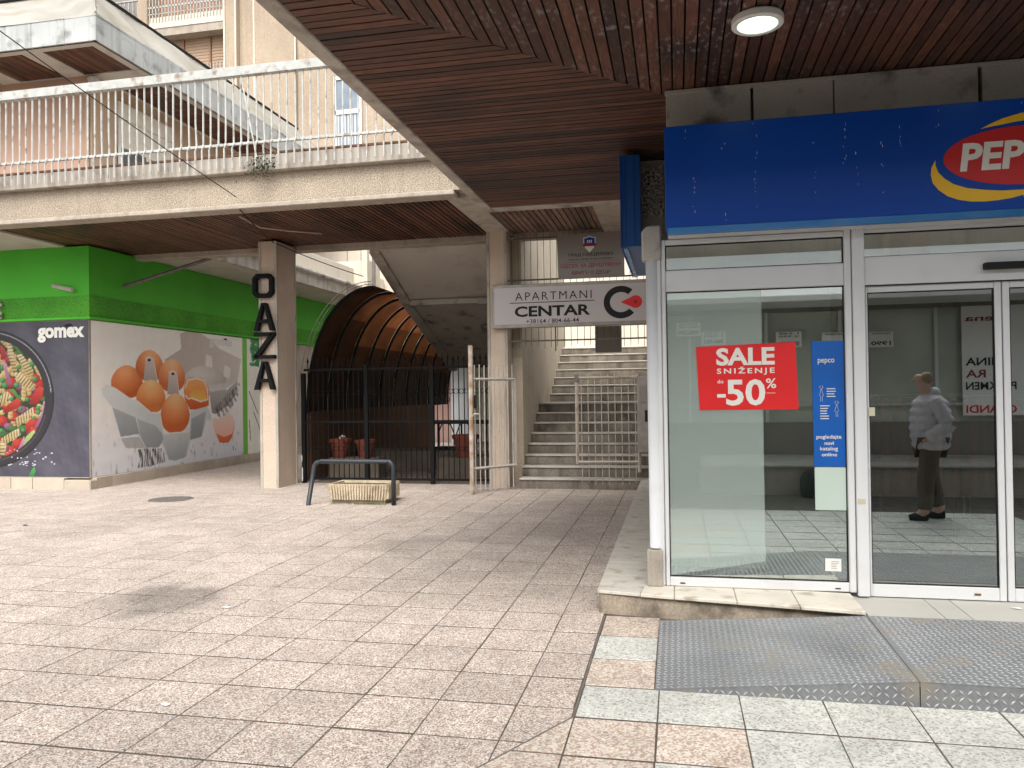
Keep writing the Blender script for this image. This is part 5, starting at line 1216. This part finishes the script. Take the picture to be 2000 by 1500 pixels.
# litter and leaves
def scrap(x, y, s, m, label, cat, z=.004):
    b = MB(); n = 6; pts = [(x+s*math.cos(k*6.28/n)*random.uniform(.5, 1), y+s*.7*math.sin(k*6.28/n)*random.uniform(.5, 1), z+random.uniform(0, .006)) for k in range(n)]
    b.add(pts+[(x, y, z+.01)], [(k, (k+1) % n, n) for k in range(n)]); b.build(cat.replace(' ', '_'), m, None, label=label, cat=cat)
scrap(-2.62, 3.62, .035, M_paper, 'white paper scrap on the paving near the bottom of the photo', 'paper scrap')
scrap(-3.35, 5.35, .05, M_paper, 'white paper scrap beside the dark stain', 'paper scrap')
scrap(.46, 5.41, .04, M_paper, 'crumpled white paper between the plinth and the ramp', 'paper scrap', .055)
scrap(-3.75, 3.32, .018, mat('dead_leaf', (.3, .15, .05), rough=.8), 'small orange-brown leaf on the paving at bottom left', 'leaf')
scrap(-8.05, 8.4, .05, M_gask, 'small black scrap on the far left paving', 'scrap')
scrap(-5.2, 4.9, .02, mat('dead_leaf', (.3, .15, .05)), 'tiny brown leaf left of the dark stain', 'leaf')
scrap(2.15, 5.7, .05, M_paper, 'white paper scrap on the landing by the sliding doors', 'paper scrap', .137)

# cables
def cable(p, q, sag, r, label, n=24):
    P = Vector(p); Q = Vector(q)
    MB().tube([P.lerp(Q, k/n)-Vector((0, 0, sag*4*(k/n)*(1-k/n))) for k in range(n+1)], r, 5).build('cable', M_gask, None, label=label, cat='cable')
cable((-8.2, 8.4, 6.65), (-5.75, 12.3, 4.22), .0, .009, 'black cable slanting across the balustrade down under the walkway') if False else None
cable((-7.9, 7.2, 6.15), (-6.05, 10.02, 4.40), .03, .007, 'thin black cable slanting in front of the white balustrade')
cable((-6.05, 10.1, 4.245), (-6.72, 12.3, 4.2), .02, .008, 'thin black cable under the walkway planks')
cable((-6.70, 12.33, 4.2), (-5.6, 13.5, 3.75), .03, .008, 'thin black cable from the OAZA column to the tunnel')
MB().tube([(-6.35, 10.6, 4.27), (-6.3, 11.1, 4.2), (-6.05, 11.6, 4.23), (-5.75, 12.1, 4.27)], .012, 5).build('loose_trim', M_soff, None, label='pale loose strip hanging from the walkway planks', cat='strip')
MB().tube([(-6.66, 13.1, .5), (-6.66, 13.12, .3), (-6.6, 13.0, .05)], .008, 5).build('cable', M_white, None, label='white cable at the foot of the OAZA column', cat='cable')

# =================================================================== OPPOSITE SIDE (seen mirrored in the shop glass)
op = thing('opposite_shop', 'shop across the passage with pale fascia, seen only as a reflection', 'shop', (3, -3, 0))
MB().box(.35, 12, -2.45, -.55, -.02, .42).build('raised_step', M_conc, op)
MB().box(.35, 12, -2.45, -.5, .421, .45).build('step_slab', M_nose, op)
MB().box(-6, 12, -3.0, -2.5, -.02, 1.0).build('base_wall', M_sgrey, op)
MB().box(-6, 12, -3.0, -2.55, 1.001, 2.9).build('shop_glazing', mat('dim_shop_glass', (.55, .58, .50), (.42, .45, .40), rough=.15, scale=1.2), op)
MB().prism([(-.95, 2.93), (-.95, 3.02), (-2.6, 3.95), (-2.6, 3.0), (-2.0, 2.93)], 'x', -9, 12).build('reflector_awning', M_white, op, bev=.01)  # slope invented to catch skylight and brighten the band mirrored in the glass
MB().box(-6, 12, -4.0, -3.0, 2.91, 6.0).build('upper_wall', M_conc, op)
for x in (.2, 1.5, 2.7, 4.2, 5.6, 7): MB().box(x, x+.05, -2.5, -2.45, 1.0, 2.9).build('mullion', M_alu, op)
MB().box(-6, 12, -2.5, -2.44, 1.28, 1.31).build('hand_rail', M_alu, op)
for n_, (x, z, w_, h_, l, ls) in enumerate(((.0, 2.57, .42, .24, 'POKLON', ['ZA KUPOVINU', 'PREKO 10 000']), (.43, 2.40, .42, .24, 'ZIMSKA KRILA', ['1.590', '1.990']), (1.68, 2.36, .42, .27, 'GOLGERI DRAZIONI', ['1.590', '2.390']), (2.43, 2.33, .42, .26, '2490', ['DUKSE DRAZIONI']), (3.17, 2.32, .39, .26, '1990', ['KABLO DRAZIONI']), (-.45, 2.34, .3, .26, '2.990', ['1.590']))):
    t = thing('price_notice', ['white notice reading POKLON in the reflected window', 'white winter notice reflected over the red poster', 'white notice with two price columns reflected right of the red poster', 'white notice reading 2490 reflected over the blue sticker', 'white notice reading 1990 reflected in the sliding door', 'white notice reflected at the left edge of the window'][n_], 'notice', (x, -2.43, z-.26), group='price notices on the opposite window')
    flat([(x, z-h_+.2), (x, z+.2), (x+w_, z+.2), (x+w_, z-h_+.2)], ('y', -2.43), M_paperw, t, 'notice_sheet')
    zt_ = z+.2-h_
    text(l, (x+w_-.04, x+.04, zt_+.03, zt_+.10), ('y', -2.425), M_ink, t, bold=.02)
    for k, q in enumerate(ls): text(q, (x+w_-.05, x+.05, zt_+h_-.045-k*.05, zt_+h_-.015-k*.05), ('y', -2.425), M_ink, t, bold=.01)
bn = thing('shop_banner', 'tall white banner with red names, mirrored in the sliding door', 'banner', (4.95, -2.42, 1.1))
flat([(4.6, 1.1), (4.6, 2.9), (5.7, 2.9), (5.7, 1.1)], ('y', -2.42), M_paperw, bn, 'banner_sheet')
for s_, z_, m_, a_, c__ in (('Jena', 2.62, M_inkr, 4.65, 5.2), ('EMINA', 1.92, M_ink, 4.65, 5.3), ('RA', 1.72, M_inkr, 4.65, 4.95), ('PARKMEN', 1.52, M_ink, 4.65, 5.4), ('GRANDI', 1.14, M_redp, 4.65, 5.4)):
    text(s_, (c__, a_, z_, z_+.13), ('y', -2.415), m_, bn, bold=.02)
# backpack on the step
bp_ = thing('backpack', 'black backpack leaning on the low step, seen mirrored in the window', 'backpack', (1.9, -.35, 0))
MB().lathe([(0, 0), (.15, .0), (.17, .1), (.16, .28), (.1, .38), (0, .4)], (1.9, -.36, 0), 14).build('bag_body', M_gask, bp_, smooth=True)
MB().tube([(1.8, -.22, .05), (1.78, -.18, .2), (1.83, -.22, .36)], .015, 6).build('strap', M_black, bp_)

# person in a padded jacket (reflected in the sliding door)
def skinned(name, pts, edges, rad, m, parent, sub=2, root=0):
    me = bpy.data.meshes.new(name); me.from_pydata(pts, edges, []); o = bpy.data.objects.new(name, me); COL.objects.link(o)
    s = o.modifiers.new('skin', 'SKIN'); s.use_smooth_shade = True; o.modifiers.new('sub', 'SUBSURF').levels = sub
    for i, r in enumerate(rad): me.skin_vertices[0].data[i].radius = (r if isinstance(r, tuple) else (r, r))
    me.skin_vertices[0].data[root].use_root = True
    dg = bpy.context.evaluated_depsgraph_get(); m2 = bpy.data.meshes.new_from_object(o.evaluated_get(dg)); bpy.data.objects.remove(o)
    m2.materials.clear(); m2.materials.append(m); m2.name = name
    for p in m2.polygons: p.use_smooth = True
    return link(name, m2, parent)
PXc, PYc = 2.95, 1.53
pe = thing('person', 'person in a white padded jacket and dark trousers, head bowed, walking with hands in pockets', 'person', (PXc, PYc, 0))
def W(l): return [(PXc+x, PYc+y, z) for x, y, z in l]
# body: pelvis, spine, neck, head ; legs mid stride facing -X
skinned('body', W([(0, 0, .95), (.0, 0, 1.15), (.0, 0, 1.38), (-.03, 0, 1.50), (-.07, 0, 1.62), (-.08, 0, 1.72),
    (-.01, .09, .9), (-.08, .1, .5), (-.10, .1, .1), (-.20, .1, .04), (.0, -.09, .9), (.03, -.1, .5), (.13, -.1, .12), (.04, -.1, .04),
    (.0, .18, 1.40), (.06, .24, 1.15), (-.08, .2, .98), (-.13, .17, .94), (.0, -.18, 1.40), (.06, -.24, 1.15), (-.08, -.2, .98), (-.13, -.17, .94)]),
    [(0, 1), (1, 2), (2, 3), (3, 4), (4, 5), (0, 6), (6, 7), (7, 8), (8, 9), (0, 10), (10, 11), (11, 12), (12, 13), (2, 14), (14, 15), (15, 16), (16, 17), (2, 18), (18, 19), (19, 20), (20, 21)],
    [(.15, .13), (.14, .12), (.15, .12), .055, .09, .08, .11, .09, .07, .04, .11, .09, .07, .04, .06, .05, .035, .03, .06, .05, .035, .03], M_skin, pe)
skinned('trousers', W([(0, 0, .98), (-.01, .09, .9), (-.08, .1, .5), (-.10, .1, .10), (.0, -.09, .9), (.03, -.1, .5), (.12, -.1, .12)]), [(0, 1), (1, 2), (2, 3), (0, 4), (4, 5), (5, 6)], [(.17, .17), .125, .105, .09, .125, .105, .09], M_trous, pe)
jb = MB(); NJ = 34; rings = []
for k in range(NJ+1):
    t = k/NJ; z = .84+t*.66; pf = .022*abs(math.sin(t*math.pi*6.5))
    rx = .165+.045*math.sin(min(1, t*1.15)*math.pi)**.7+pf; ry = .215+.035*math.sin(min(1, t*1.1)*math.pi)**.7+pf
    if t > .84: q = (t-.84)/.16; rx *= 1-.55*q*q; ry *= 1-.62*q*q
    rings += [(PXc+.01+rx*math.cos(a), PYc+ry*math.sin(a), z) for a in [2*math.pi*i/28 for i in range(28)]]
jb.add(rings, [(i*28+k, i*28+(k+1) % 28, (i+1)*28+(k+1) % 28, (i+1)*28+k) for i in range(NJ) for k in range(28)]+[tuple(range(28))[::-1]])
jb.build('padded_jacket', M_shirt, pe, smooth=True)
for s_ in (-1, 1):
    P0, P1, P2 = Vector((PXc+.0, PYc+.2*s_, 1.42)), Vector((PXc+.12, PYc+.30*s_, 1.14)), Vector((PXc-.08, PYc+.25*s_, .98))
    pts_ = [P0.lerp(P1, k/14) for k in range(15)]+[P1.lerp(P2, k/9) for k in range(1, 10)]
    MB().tube(pts_, [.075+.014*abs(math.sin(k*.95)) for k in range(len(pts_))], 14).build('jacket_sleeve', M_shirt, pe, smooth=True)
skinned('face', W([(-.08, 0, 1.60), (-.10, 0, 1.68), (-.085, 0, 1.74)]), [(0, 1), (1, 2)], [.06, .08, .075], M_skin, pe)
skinned('nose', W([(-.17, 0, 1.68), (-.2, 0, 1.655)]), [(0, 1)], [.015, .014], M_skin, pe, 1)
skinned('hair', W([(-.035, 0, 1.60), (-.04, 0, 1.70), (-.075, 0, 1.755)]), [(0, 1), (1, 2)], [.09, .105, .075], M_hair, pe)
skinned('hood', W([(.0, .11, 1.49), (.09, .0, 1.52), (.0, -.11, 1.49)]), [(0, 1), (1, 2)], [.065, .09, .065], M_shirt, pe)
for x, y, n_ in ((-.17, .1, 0), (.07, -.1, 1)): 
    MB().tube([(PXc+x+.1, PYc+y, .05), (PXc+x, PYc+y, .045), (PXc+x-.1, PYc+y, .035)], [.05, .055, .035], 10).build('shoe', M_gask, pe, smooth=True)
